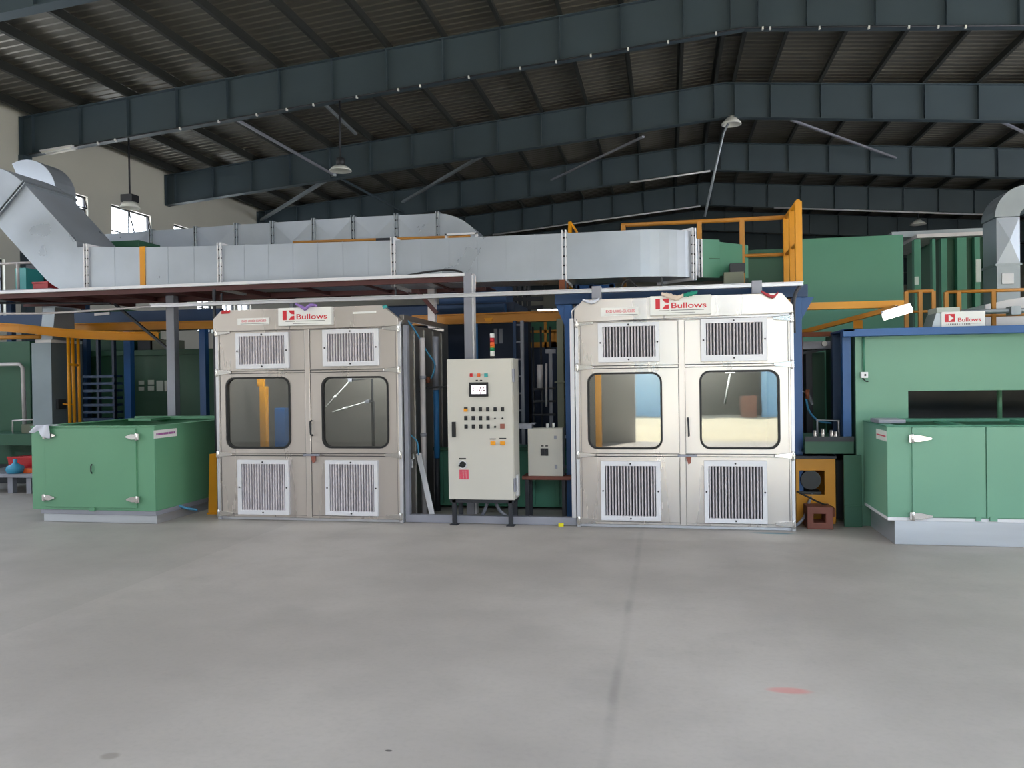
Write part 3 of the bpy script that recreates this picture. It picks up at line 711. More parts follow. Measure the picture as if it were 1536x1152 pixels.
for q in ((819, 635.5, 822.5, 642), (828, 634.5, 832, 642)):
    e = rect(*q, Ys+.08); MB().cyl(((e[0]+e[1])/2, Ys+.1, e[2]-.01), ((e[0]+e[1])/2, Ys+.1, e[3]), .016, 12).build('cable_gland', 'white_paint', t)
t = thing('box_stand', 'brown flat topped stand with dark legs under the switch box', 'stand', ((b0+b1)/2, Ys+.12, 0))
s0, s1, s2, s3 = rect(783, 714.6, 856, 720, Ys-.02)
MB().box(s0, s1, Ys-.02, Ys+.28, b2-.04, b2-.0005).build('stand_top', 'paint_brown', t, .003)
for x in (s0+.03, s1-.1):
    for y in (Ys+.0, Ys+.22): MB().box(x, x+.04, y, y+.04, 0, b2-.04).build('leg', 'dark_steel', t, .002)
for q in (655, 700):
    z = XZ(850, q, Ys+.2)[1]; MB().box(b1, a1-.05, Ys+.18, Ys+.21, z-.015, z+.015).build('side_bracket', 'steel_grey', t)
MB().box(a1-.13, a1-.05, Ys+.16, Ys+.24, .0, b3+.02).build('back_post', 'dark_steel', t)
g0, g1, g2, g3 = rect(770, 635, 798, 643, Ys+.02)
solo('cable_tray', 'grey cable tray joining the cabinet to the switch box', 'cable tray', MB().box(g0-.05, g1, Ys-.0, Ys+.12, g2, g3).box(g1-.02, g1+.03, Ys-.0, Ys+.12, g3-.012, g3+.004), 'steel_grey')
def floorbar(name, label, cat, pa, pb, Y1, Y2, m, w=.035, h=.02):
    p, q = at(*pa, Y1), at(*pb, Y2); return solo(name, label, cat, MB().bar(p, q, w, h, (0, 1, 0)), m)
floorbar('metal_strip', 'bright metal strip leaning in the gap right of the left booth', 'metal strip', (628, 680), (650, 780), 8.7, 8.55, 'white_metal', .06, .02)
t = thing('padlock_latch', 'small chrome padlock and latch on the wall beside the left booth', 'latch', at(617, 690, 8.55))
p = at(617, 684, 8.55); MB().box(p.x-.03, p.x+.03, 8.53, 8.57, p.z-.03, p.z+.03).build('hasp', 'chrome', t, .003)
MB().box(p.x-.012, p.x+.015, 8.535, 8.565, p.z-.13, p.z-.035).build('padlock_body', 'aluminium', t, .003)
# pipes in the gap
def pipe(name, label, pts, r, m, cat='pipe', smooth=True, n=12): return solo(name, label, cat, MB().tube(pts, r, n), m, 0)
p = at(632, 500, 9.0); q = at(634.5, 600, 8.8)
t = thing('drop_pipe', 'pale pipe rising beside the left booth wall', 'pipe', (q.x, 8.8, 0))
MB().tube([(q.x, 8.8, 0), (q.x, 8.8, 2.02)], .032, 14).build('pipe', 'pipe_white', t); [MB().cyl((q.x, 8.8, zc_), (q.x, 8.8, zc_+.04), .04, 14).build('collar', 'steel_grey', t) for zc_ in (.9, 1.55)]
q = at(655, 640, 9.15)
t = thing('drop_pipe', 'pipe with a blue lower half, next to the control cabinet', 'pipe', (q.x, 9.15, 0))
zt_ = at(655, 585, 9.15).z; MB().tube([(q.x, 9.15, zt_), (q.x, 9.15, 2.05)], .036, 14).build('upper_pipe', 'steel_grey', t)
MB().tube([(q.x, 9.15, .62), (q.x, 9.15, zt_)], .034, 14).build('lower_pipe', 'pipe_blue', t); MB().cyl((q.x, 9.15, .0), (q.x, 9.15, .62), .03, 12).build('foot', 'dark_steel', t)
pipe('air_hose', 'blue air hose arching from the left booth top to the gap', hcurve([at(600, 478, 8.5), at(607, 477, 8.55), at(622, 495, 8.7), at(640, 527, 8.9), at(652, 546, 9.0), at(648, 565, 9.02), at(643, 572, 9.05)]), .010, 'hose_blue', 'hose')
pipe('air_hose', 'blue hose curling down in front of the left booth side wall', hcurve([at(612, 650, 8.5), at(619, 655, 8.5), at(626, 664, 8.53), at(628, 683, 8.56)]), .009, 'hose_blue', 'hose')
pipe('power_cable', 'dark cable looping between the pipes beside the left booth', hcurve([at(630, 588, 8.9), at(636, 582, 8.9), at(650, 581, 8.95), at(672, 580, 9.0)]), .010, 'black_rubber', 'cable')
p = at(642, 568, 9.0); solo('pressure_valve', 'brass coloured valve between the pipes in the gap', 'valve', MB().cyl((p.x, 9, p.z-.05), (p.x, 9, p.z+.02), .024, 12).box(p.x-.03, p.x+.03, 8.98, 9.02, p.z-.02, p.z+.0), 'rust')
for lab, pts in (('left of the two grey hoses below the control cabinet', [(731, 754), (727, 766), (722, 775)]), ('right of the two grey hoses below the control cabinet', [(744, 755), (750, 766), (762, 776)])):
    pipe('flexible_conduit', lab, hcurve([at(a, b, 8.5+.05*i) for i, (a, b) in enumerate(pts)]), .018, 'steel_grey', 'hose')
# green tank behind the gap
t = thing('wash_tank', 'green tank with upright ribs behind the control cabinet', 'tank', (-1.9, 9.7, 0)); zt_ = at(700, 676, 9.3).z
MB().box(-2.74, -.95, 9.35, 10.2, .03, zt_).build('tank_body', 'paint_green_oven', t, .005)
m = MB()
for k in range(7): m.box(-2.7+.28*k, -2.65+.28*k, 9.32, 9.35, .06, zt_-.02)
m.build('tank_rib', 'paint_green_oven', t, .003); MB().box(-2.76, -.93, 9.3, 9.36, zt_, zt_+.04).build('tank_rim', 'paint_green_dark', t, .003)

# ================================================================ GREEN COVERS, LEFT AND RIGHT
def strap_hinge(p, sgn, parent, L=.15):
    m = MB(); m.cyl((p.x, p.y-.02, p.z-.04), (p.x, p.y-.02, p.z+.04), .012, 10)
    m.prism([(p.x, p.y-.022, p.z-.028), (p.x+sgn*.06, p.y-.022, p.z-.03), (p.x+sgn*L, p.y-.022, p.z-.008), (p.x+sgn*L, p.y-.022, p.z+.008), (p.x+sgn*.06, p.y-.022, p.z+.03), (p.x, p.y-.022, p.z+.028)], (0, .02, 0))
    m.box(p.x-sgn*.03, p.x, p.y-.02, p.y, p.z-.035, p.z+.035); return m.build('hinge', 'chrome', parent, .002)
Yl = 7.93; l0, l1, l2, l3 = rect(47.5, 640.5, 232, 765.5, Yl); lyb = 9.7
t = thing('conveyor_cover', 'green steel conveyor cover left of the left booth, white cloth on its corner', 'conveyor cover', ((l0+l1)/2, (Yl+lyb)/2, 0))
m = MB(); tk = .035
m.box(l0, l1, Yl+.004, Yl+tk, l2, l3); m.box(l0, l0+tk, Yl+tk, lyb, l2, l3); m.box(l1-tk, l1, Yl+tk, lyb, l2, l3); m.box(l0+tk, l1-tk, lyb-tk, lyb, l2, l3); m.box(l0+tk, l1-tk, Yl+tk, lyb-tk, l2, l2+.03)
m.build('cover_body', 'paint_green', t, .004)
r = MB(); r.box(l0-.01, l1+.01, Yl-.004, Yl+.09, l3, l3+.012); r.box(l0-.01, l0+.09, Yl+.09, lyb, l3, l3+.012); r.box(l1-.09, l1+.01, Yl+.09, lyb, l3, l3+.012); r.box(l0+.09, l1-.09, lyb-.09, lyb, l3, l3+.04); r.box(l0+.3, l0+.62, lyb-.5, lyb-.09, l3, l3+.03)
r.build('rim', 'paint_green', t, .003)
pd0, pd1, pd2, pd3 = rect(69, 643, 205, 761, Yl)
door = MB().box(pd0, pd1, Yl-.012, Yl+.004, pd2, pd3).build('door', 'paint_green', t, .003)
for px, py, s_ in ((205.5, 655, -1), (206.5, 749, -1), (68, 746, 1), (69, 653, 1)): strap_hinge(Vector((at(px, py, Yl-.012).x, Yl-.012, at(px, py, Yl).z)), s_, door, .13)
x, z = XZ(139, 703, Yl); MB().tube([(x, Yl-.012, z+.05), (x, Yl-.03, z+.03), (x, Yl-.03, z-.03), (x, Yl-.012, z-.05)], .007, 8).build('handle', 'dark_steel', door)
x, z = XZ(139, 762.5, Yl); MB().box(x-.03, x+.03, Yl-.02, Yl+.01, z-.03, z+.012).build('catch', 'paint_green', door, .002)
MB().box(l0+.12, l1-.004, Yl+.03, lyb-.02, 0, l2-.05).build('plinth', 'plinth_steel', t, .004)
MB().box(l0+.1, l1-.0, Yl+.01, lyb-.02, l2-.05, l2).build('under_frame', 'steel_grey', t, .003)
pa, pb = atx(230.5, 652, l1), atx(265, 647, l1)
lb = MB().box(l1, l1+.002, pa.y, pb.y, pa.z-.045, pa.z+.045).build('sticker', 'white_sign', t)
m = MB()
for k in range(11): y = pa.y+(pb.y-pa.y)*(.1+.075*k); m.box(l1+.002, l1+.0026, y, y+.026*(1+.2*(k % 3)), pa.z-.012, pa.z+.012)
m.build('lettering', 'purple_ink', lb)
pts = [(58, 639), (79, 639), (77, 655), (69, 662), (64, 655), (57, 658), (53, 668), (50, 663), (54, 650)]
m = MB(); vs = []; nx, nz = 12, 10
p0 = at(66, 640, Yl-.03); 
def clothpt(u, v):
    a = at(59, 639, 0.999*Yl); b = at(79, 639, Yl); top = a.lerp(b, u)
    L = .155*(1-.55*abs(u-.95))*(1.1 if u < .25 else 1)*(1-.45*math.exp(-((u-.42)/.16)**2))
    return Vector((top.x-v*.075*(1-u), Yl-.05-.018*math.sin(u*9+v*2)-.012*v, top.z+.015-v*L))
g = [[clothpt(i/nx, j/nz) for j in range(nz+1)] for i in range(nx+1)]
top = [[Vector((g[i][0].x, Yl-.03+.05*k, l3+.02+.004*math.sin(i))) for k in (3, 2, 1)] for i in range(nx+1)]
g = [top[i]+g[i] for i in range(nx+1)]; mm = len(g[0])
m.add([p for r in g for p in r], [(i*mm+j, (i+1)*mm+j, (i+1)*mm+j+1, i*mm+j+1) for i in range(nx) for j in range(mm-1)], True)
o = m.build('cloth', 'cloth_white', None, 0, True); tag(o, 'white cloth hung over the corner of the left green cover', 'cloth')
sd = o.modifiers.new('thick', 'SOLIDIFY'); sd.thickness = .006

Yr = 7.78; r0, _, r2, r3 = rect(1331, 640, 1477, 777, Yr); r1 = r0+2.5; ryb = 8.66
t = thing('conveyor_cover', 'green steel conveyor cover at the right edge with two hinged doors', 'conveyor cover', ((r0+r1)/2, (Yr+ryb)/2, 0))
m = MB(); m.box(r0, r1, Yr+.004, Yr+tk, r2, r3); m.box(r0, r0+tk, Yr+tk, ryb, r2, r3); m.box(r1-tk, r1, Yr+tk, ryb, r2, r3); m.box(r0+tk, r1-tk, Yr+tk, ryb, r2, r2+.03)
m.build('cover_body', 'paint_green_pale', t, .004)
r = MB(); r.box(r0-.01, r1, Yr-.004, Yr+.10, r3, r3+.012); r.box(r0-.01, r0+.10, Yr+.10, ryb, r3, r3+.012); r.box(r0+.1, r1, ryb-.12, ryb, r3, r3+.03); r.box(r0+.62, r0+.7, Yr+.1, ryb-.1, r3-.01, r3+.012); r.box(r0+1.3, r0+1.36, Yr+.1, ryb-.1, r3-.01, r3+.02)
r.build('rim', 'paint_green_oven', t, .003)
pt = rect(1317, 629, 1358, 637, Yr+.3); MB().box(pt[0], pt[1], Yr+.28, Yr+.6, r3+.012, r3+.05).build('tray', 'steel_grey', t, .008)
d0 = XZ(1368, 700, Yr)[0]; dm = XZ(1478.5, 700, Yr)[0]
for k, (a, b) in enumerate(((d0, dm-.005), (dm+.005, dm+.98))):
    dz = -.0
    door = MB().box(a, b, Yr-.012, Yr+.004, r2+.01, r3-.005).build('door', 'paint_green_pale', t, .003)
    if k == 0:
        for py in (657.5, 773.5): strap_hinge(Vector((a, Yr-.012, XZ(1368, py, Yr)[1])), 1, door, .16)
    MB().box(a+(.86*(b-a) if k == 0 else .02), a+(.93*(b-a) if k == 0 else .08), Yr-.02, Yr, r2-.02, r2+.02).build('catch', 'paint_green_pale', door, .002)
MB().box(r0+.06, r1, Yr+.012, ryb, 0, r2-.03).build('plinth', 'plinth_steel', t, .004)
MB().box(r0+.0, r1, Yr+.002, ryb, r2-.03, r2).build('under_frame', 'white_metal', t, .003)
pa, pb = atx(1330, 655, r0), atx(1314.5, 650, r0)
MB().box(r0-.002, r0, pa.y, pb.y, pa.z-.045, pa.z+.05).build('sticker', 'paper', t)
MB().box(r0-.003, r0-.002, pa.y+.03, pb.y-.02, pa.z-.006, pa.z+.006).build('lettering', 'pink_ink', t)

# right oven body with its slot
Yo = 8.70; o0, _, _, o3 = rect(1283, 500, 1400, 600, Yo); o1 = o0+3.2
t = thing('curing_oven', 'green oven with a dark slot above the right conveyor cover', 'oven', ((o0+o1)/2, 9.6, 0))
s0, _, s2, s3 = rect(1362.5, 586, 1500, 628, Yo)
m = MB().frame([(o0, 0), (o1, 0), (o1, o3), (o0, o3)], [(s0, s2), (o1-.3, s2), (o1-.3, s3), (s0, s3)], Yo, Yo+.06)
m.build('front_panel', 'paint_green_pale', t, .003)
m = MB(); m.box(o0, o0+.05, Yo+.06, 10.25, 0, o3); m.box(o1-.05, o1, Yo+.06, 10.25, 0, o3); m.box(o0+.05, o1-.05, 10.2, 10.25, 0, o3); m.box(o0, o1, Yo+.06, 10.25, o3, o3+.04)
m.build('housing', 'paint_green_dark', t, .003)
MB().box(o0+.05, o1-.05, Yo+.06, 10.2, s2-.12, s2-.06).build('slot_floor', 'paint_brown', t)
MB().box(o0+.05, o1-.05, 9.9, 9.95, s2-.06, o3).box(o0+.05, o0+.08, Yo+.06, 9.9, s2-.06, o3).box(o1-.08, o1-.05, Yo+.06, 9.9, s2-.06, o3).box(o0+.08, o1-.08, Yo+.06, 9.9, s3+.12, s3+.15).build('slot_shade_box', 'black_plastic', t)  # black sheets put in for the shade inside the slot
MB().tube([(XZ(1499, 600, 9.2)[0], 9.2, s2-.06), (XZ(1499, 600, 9.2)[0], 9.2, s3+.1)], .025, 10).build('slot_post', 'paint_green', t)
p = rect(1290, 558, 1300.5, 567, Yo); sb = MB().box(p[0], p[1], Yo-.05, Yo, p[2], p[3]).build('switch_box', 'white_metal', t, .004)
MB().box(p[0]+.03, p[1]-.02, Yo-.054, Yo-.05, p[2]+.02, p[3]-.02).build('switch_face', 'dark_steel', sb)
MB().tube([((p[0]+p[1])/2, Yo-.02, p[3]), ((p[0]+p[1])/2, Yo-.02, o3-.02)], .012, 8).build('conduit', 'paint_green_oven', t)
MB().tube(hcurve([(p[0]+.02, Yo-.03, p[2]), (p[0]+.04, Yo-.05, p[2]-.03), (p[1], Yo-.05, p[2]-.035)], 4), .006, 6).build('cable', 'black_rubber', t)
p = at(1432, 569, Yo); m = MB().box(p.x-.07, p.x+.06, Yo-.004, Yo, p.z-.05, p.z+.06)
# blue frame carrying the rail over the oven
Yb_ = 8.55; t = thing('oven_gantry', 'blue square tube frame along the top edge of the right green oven', 'frame', (XZ(1270, 600, Yb_)[0], Yb_, 0))
q0, q1, q2, q3 = rect(1265, 496.5, 1536, 510, Yb_); bz1 = XZ(1400, 490.5, Yb_)[1]; bz0 = bz1-.075
MB().box(q0, q0+3.4, Yb_, Yb_+.14, bz0, bz1).build('top_beam', 'paint_blue', t, .004)
for a, b, y in ((1264, 1277, 8.72), ): 
    e = rect(a, 505, b, 660, y); MB().box(e[0], e[1], y, y+.09, .776, bz0).build('post', 'paint_blue', t, .004); MB().box(e[0], e[1], Yb_+.14, y+.09, bz0, bz1).build('cap_plate', 'paint_blue', t, .003)
e = rect(1249, 500, 1262.5, 640, 9.1); MB().box(e[0], e[1], 9.1, 9.2, 0, bz0+.05).build('post', 'paint_blue_dark', t, .004)
MB().box(e[0], e[1]+.02, Yb_+.0, 9.2, bz0+.05, bz1).build('cross_beam', 'paint_blue', t, .004)
# signs on top of the frame
Yg = 8.75; a, b, c, d = rect(1412, 467, 1478, 488, Yg); zb_ = o3+.04
t = thing('sign_box', 'white lightbox sign with red square arrow logo on top of the right oven', 'sign', ((a+b)/2, Yg+.1, zb_))
sg = MB().box(a, b, Yg, Yg+.16, zb_, d).build('sign_board', 'white_sign', t, .004)
W_, H_ = b-a, d-zb_; U = lambda k: a+k*W_; V = lambda k: zb_+k*H_
MB().frame([(U(.08), V(.38)), (U(.31), V(.38)), (U(.31), V(.86)), (U(.08), V(.86))], [(U(.165), V(.40)), (U(.285), V(.60)), (U(.285), V(.62)), (U(.165), V(.84))], Yg-.003, Yg).build('logo', 'red_ink', sg)
text('lettering', 'Bullows', 'red_ink', sg, U(.38), U(.9), V(.38), V(.62), Yg, .012)
m = MB()
for k in range(14): m.box(U(.12+.04*k), U(.135+.04*k), Yg-.001, Yg, V(.2), V(.28))
m.box(U(.68), U(.9), Yg-.001, Yg, V(.26), V(.28)); m.build('fine_print', 'black_ink', sg)
e = rect(1395, 470, 1413, 488, Yg+.05)
solo('sheet_guard', 'grey bent sheet metal guard left of the sign box on the right oven', 'guard', MB().prism([(e[0], Yg+.02, zb_), (e[1]+.0, Yg+.02, zb_), (e[1], Yg+.02, e[3]), (e[0]+.05, Yg+.02, e[3])], (0, .3, 0)), 'galvanised_dull')
e = rect(1405, 461, 1440, 470, 9.3)
solo('paper_box', 'pale cardboard box behind the sign box on the right oven', 'box', MB().box(e[0], e[1], 9.3, 9.6, zb_, e[3]), 'paper')

# ================================================================ YELLOW AND BROWN THINGS BESIDE THE RIGHT BOOTH
Yy = 8.75; a, b, c, d = rect(1194, 688, 1253.5, 768, Yy)
t = thing('pump_housing', 'yellow open fronted pump housing right of the right booth', 'housing', ((a+b)/2, Yy+.2, 0))
h = rect(1199, 706, 1237, 742, Yy)
m = MB().frame([(a, .02), (b, .02), (b, d), (a, d)], [(h[0], h[2]), (h[1], h[2]), (h[1], h[3]), (h[0], h[3])], Yy, Yy+.03)
m.build('front_plate', 'paint_yellow', t, .004)
m = MB(); m.box(a, a+.02, Yy+.03, Yy+.5, .02, d); m.box(b-.02, b, Yy+.03, Yy+.5, .02, d); m.box(a, b, Yy+.48, Yy+.5, .02, d); m.box(a, b, Yy+.03, Yy+.5, 0, .02); m.build('side_plate', 'paint_yellow', t)
MB().box(a-.02, b+.01, Yy-.02, Yy+.5, d, d+.03).build('top_plate', 'dark_steel', t, .003)
pc = ((h[0]+h[1])/2, Yy+.2, (h[2]+h[3])/2)
m = MB().cyl((pc[0], Yy+.06, pc[2]+.02), (pc[0], Yy+.3, pc[2]+.02), .10, 24); m.box(pc[0]-.13, pc[0]+.1, Yy+.05, Yy+.3, pc[2]-.14, pc[2]-.1); m.build('pump', 'black_plastic', t)
Yq = 8.45; a2, b2, _, d2 = rect(1211, 760.5, 1250, 798, Yq)
t = thing('channel_offcut', 'brown rusty square steel frame on the floor before the yellow housing', 'steel frame', ((a2+b2)/2, Yq+.15, 0))
MB().frame([(a2, 0), (b2, 0), (b2, d2), (a2, d2)], [(a2+.06, .065), (b2-.07, .065), (b2-.07, d2-.07), (a2+.06, d2-.07)], Yq, Yq+.24).build('square_tube', 'paint_brown', t, .008)
MB().box(b2, b2+.03, Yq+.05, Yq+.2, .12, d2-.02).build('orange_bracket', 'rust', t, .003)
pipe('power_cable', 'black cable sagging across the front of the yellow housing', hcurve([at(1195, 737, 8.6), at(1213, 746, 8.58), at(1232, 755, 8.6), at(1250, 761, 8.62)]), .009, 'black_rubber', 'cable')
pipe('grey_hose', 'grey hose from the pump down to the floor beside the right booth', hcurve([at(1219, 738, 8.85), at(1214, 752, 8.7), at(1208, 772, 8.6), Vector((at(1200, 791, 8.5).x, 8.5, .06)), Vector((at(1192, 794, 8.4).x, 8.42, .03))]), .014, 'steel_grey', 'hose')
e = rect(1254, 690, 1266, 770, 9.05); solo('dark_post', 'dark steel post behind the yellow housing', 'post', MB().box(e[0], e[1], 9.05, 9.15, 0, e[3]), 'dark_steel')
e = rect(1266, 683, 1300, 770, 8.62); solo('drip_panel', 'green low panel between the yellow housing and the right cover', 'panel', MB().box(e[0], r0-.03, 8.62, 8.65, .0, e[3]).box(e[0], r0-.03, 8.61, 8.62, .2, .22), 'paint_green_dark')
a, b, c, d = rect(311.5, 681, 325, 769, 8.62)
m = MB().prism([(a, 8.62, .02), (b, 8.62, .02), (b, 8.62, d), (a+.03, 8.62, d)], (0, .5, 0)); m.box(a-.005, b+.02, 8.6, 9.1, 0, .02)
solo('yellow_guard', 'yellow upright guard panel left of the left booth', 'guard', m, 'paint_yellow')
p = atx(232, 745, l1)
pipe('air_hose', 'blue hose drooping under the left green cover to the floor', hcurve([at(247, 744, 8.3), at(258, 752, 8.35), at(275, 761, 8.4), at(296, 765, 8.5)]), .014, 'hose_blue', 'hose')
# ================================================================ OVERHEAD: CANOPY, RAIL, DUCTS
# thin sheet canopy on posts, left half
Yk = 8.95; ca, cb = at(-60, 441, Yk), at(697, 411, Yk); zk = (at(300, 428, Yk).z+at(600, 416, Yk).z)/2
t = thing('sheet_canopy', 'long thin sheet canopy with maroon underside over the left machines', 'canopy', (ca.x/2+cb.x/2, 9.6, 0))
MB().box(ca.x, cb.x, Yk, 10.7, zk-.004, zk+.006).build('canopy_sheet', 'maroon', t)
MB().box(ca.x, cb.x, Yk-.012, Yk+.03, zk-.012, zk+.026).build('edge_trim', 'white_metal', t, .003)
m = MB(); m.box(ca.x, cb.x, Yk+.03, Yk+.07, zk-.07, zk-.004); m.box(ca.x, cb.x, 10.0, 10.04, zk-.07, zk-.004)
for k in range(8): x = ca.x+(cb.x-ca.x)*(k+.5)/8; m.box(x-.02, x+.02, Yk+.07, 10.7, zk-.06, zk-.004)
m.build('support_batten', 'maroon', t)
for (pxa, pxb, y) in ((250, 262, 9.85), ):
    e = rect(pxa, 460, pxb, 630, y); MB().box(e[0], e[1], y, y+.11, 0, zk-.004).build('post', 'steel_grey', t, .003); xp = e[0]
e = rect(696, 420, 707.5, 530, Yk); MB().box(e[0], e[1], Yk, Yk+.12, 0, zk+.02).build('post', 'steel_grey', t, .003)
MB().box(e[1], e[1]+.02, Yk+.02, Yk+.12, 0, zk+.0).build('post_flange', 'white_metal', t)
MB().bar(at(172, 456, 9.9), (xp+.0, 9.9, at(252, 524, 9.9).z), .04, .03).build('brace', 'dark_steel', t)
e = rect(641.5, 437, 652, 488, 9.9); MB().box(e[0], e[1], 9.9, 10.0, 2.2, zk-.004).build('post', 'pipe_white', t, .003)
MB().bar(at(626, 436, 9.8), at(655, 470, 9.8), .035, .05).build('brace', 'maroon', t)
e = rect(321, 432, 327.5, 770, 8.75); solo('cable_post', 'thin dark post at the left edge of the left booth', 'post', MB().box(e[0], e[0]+.03, 8.75, 8.78, 0, zk-.08), 'dark_steel')
pipe('power_cable', 'black cable bowed over the canopy end', hcurve([at(612, 413, 9.1), at(640, 408, 9.0), at(672, 405, 8.95), at(688, 407, 8.95), at(694, 410, 8.95)]), .012, 'black_rubber', 'cable')
pipe('thin_wire', 'thin pale wire dropping from the canopy end post', hcurve([at(706, 411, 9.0), at(713, 414, 9.0), at(712.5, 440, 9.0), at(711, 480, 9.02)]), .005, 'pipe_white', 'wire')
# busbar rail over the booth tops
Yw = 8.62; ra, rb = at(226, 455.5, Yw), at(1205, 427.5, Yw); zw = (at(350, 452, Yw).z+at(1000, 435, Yw).z)/2
t = thing('busbar_rail', 'pale aluminium rail running across the tops of both booths', 'rail', ((ra.x+rb.x)/2, Yw, zw))
m = MB(); m.box(ra.x, rb.x, Yw, Yw+.05, zw-.022, zw+.022); m.box(ra.x, rb.x, Yw-.02, Yw, zw+.014, zw+.022); m.box(ra.x, rb.x, Yw-.02, Yw, zw-.022, zw-.014)
m.build('track', 'aluminium', t, .002)
for px in (895, 1135):
    x = at(px, 436, Yw).x; MB().box(x-.05, x+.05, Yw-.035, Yw+.07, zw-.09, zw+.045).build('bracket', 'steel_grey', t, .003)
for px in (592, 848, 993, 330):
    x = at(px, 436, Yw).x; MB().box(x-.008, x+.008, Yw+.02, Yw+.04, zw+.022, zw+.12).build('hanger', 'dark_steel', t)
x = rb.x; MB().tube(hcurve([(x-.03, Yw, zw-.02), (x-.08, Yw-.02, zw-.10), (x-.10, Yw-.03, zw-.22), (x-.10, Yw-.03, zw-.5)], 5), .018, 8).build('end_strap', 'dark_steel', t)
x2, z2 = at(-60, 471, 9.6), at(240, 457, 9.6)
pipe('overhead_conduit', 'thin white conduit sagging below the canopy at far left', hcurve([at(-60, 470, 9.2), at(60, 470, 9.2), at(150, 465, 9.2), at(235, 459, 9.2)]), .014, 'pipe_white', 'conduit')
pipe('overhead_conduit', 'thin dark conduit under the canopy at far left', [at(-60, 454.5, 9.25), at(165, 455, 9.25)], .013, 'dark_steel', 'conduit')

# main rectangular duct
def ring(c, lat, up, w, h): return [c+lat*w/2+up*h/2, c-lat*w/2+up*h/2, c-lat*w/2-up*h/2, c+lat*w/2-up*h/2]
DW = .55; Yt = 9.25; DY = Yt+DW/2
tops = [(130, 370), (213, 371), (330, 368.5), (590, 360.5), (846, 350)]
DH = .53
pts = [Vector((at(a, b, Yt).x, DY, at(a, b, Yt).z-DH/2)) for a, b in tops]
t = thing('main_duct', 'large galvanised rectangular duct spanning above the booths', 'duct', (pts[2].x, DY, pts[2].z-DH/2))
lat, up = Vector((0, 1, 0)), Vector((0, 0, 1))
def sect(a, b, nm='duct_section', mt='galvanised'):
    m = MB().loft([ring(a, lat, up, DW, DH), ring(b, lat, up, DW, DH)]); s = m.build(nm, mt, t); return s
for a, b in zip(pts, pts[1:]):
    s = sect(a, b); L = (b-a).length; n = max(1, int(L/.32))
    for k in range(1, n):                                       # folded drive seams
        p = a.lerp(b, k/n); MB().loft([ring(p-Vector((.004, 0, 0)), lat, up, DW+.006, DH+.006), ring(p+Vector((.004, 0, 0)), lat, up, DW+.006, DH+.006)]).build('seam', 'galvanised', s)
def flange(c, d, lat_, up_, w, h, par, m='white_metal'):
    q = MB()
    for o_ in (-.028, .012):
        A = c+d*o_; q.loft([ring(A, lat_, up_, w+.07, h+.07), ring(A+d*.016, lat_, up_, w+.07, h+.07)])
    fl = q.build('flange', m, par, .002)
    b = MB()
    for k in range(5):
        P0 = c-lat_*(w/2+.02)+up_*(h/2)*(1-2*(k+.5)/5); b.cyl(P0-d*.03, P0+d*.03, .009, 8)
    b.build('flange_bolt', 'dark_steel', fl)
for i, p in enumerate(pts): 
    if i != 1: flange(p, Vector((1, 0, 0)), lat, up, DW, DH, t)
# yellow joint band
p = pts[1]; MB().loft([ring(p-Vector((.03, 0, 0)), lat, up, DW+.02, DH+.02), ring(p+Vector((.045, 0, 0)), lat, up, DW+.02, DH+.02)]).build('yellow_band', 'paint_yellow', t)
# right end: sweeps away from the viewer, reducer, green flexible joint
p = pts[-1]; path = [p]; ang = 0; dirs = [Vector((1, 0, 0))]; step = .1
q = at(960, 346, Yt); n0 = q.x-p.x; path.append(p+Vector((n0, 0, 0))); dirs.append(Vector((1, 0, 0)))
for k in range(6): ang += math.radians(7); d = Vector((math.cos(ang), math.sin(ang), 0)); path.append(path[-1]+d*.075); dirs.append(d)
rs = []
for P_, d in zip(path, dirs): rs.append(ring(P_+Vector((0, 0, .0)), Vector((-d.y, d.x, 0)), up, DW, DH))
MB().loft(rs, smooth=False).build('swept_end', 'galvanised', t)
e = path[-1]; d = dirs[-1]; la = Vector((-d.y, d.x, 0)); flange(e, d, la, up, DW, DH, t)
d = Vector((math.cos(.5), math.sin(.5), 0)); la = Vector((-d.y, d.x, 0))
e2 = e+d*.20+up*(-.03); MB().loft([ring(e, la, up, DW, DH), ring(e2, la, up, DW*.7, DH*.76)]).build('reducer', 'galvanised', t); flange(e2, d, la, up, DW*.7-.03, DH*.76-.03, t)
e3 = e2+d*.26; fx = MB().loft([ring(e2+d*.03, la, up, DW*.74, DH*.84), ring(e3, la, up, DW*.74, DH*.84)]).build('flexible_joint', 'paint_green_oven', t)
MB().loft([ring(e2+d*.12, la, up, DW*.75, .012), ring(e3+d*.001, la, up, DW*.75, .012)]).build('joint_strap', 'paint_green_dark', fx)
e4 = e3+Vector((.34, .12, -.03)); MB().loft([ring(e3, la, up, DW*.7, DH*.76), ring(e4, la, up, DW*.7, DH*.74)]).build('fan_inlet', 'paint_green_oven', t, .004)
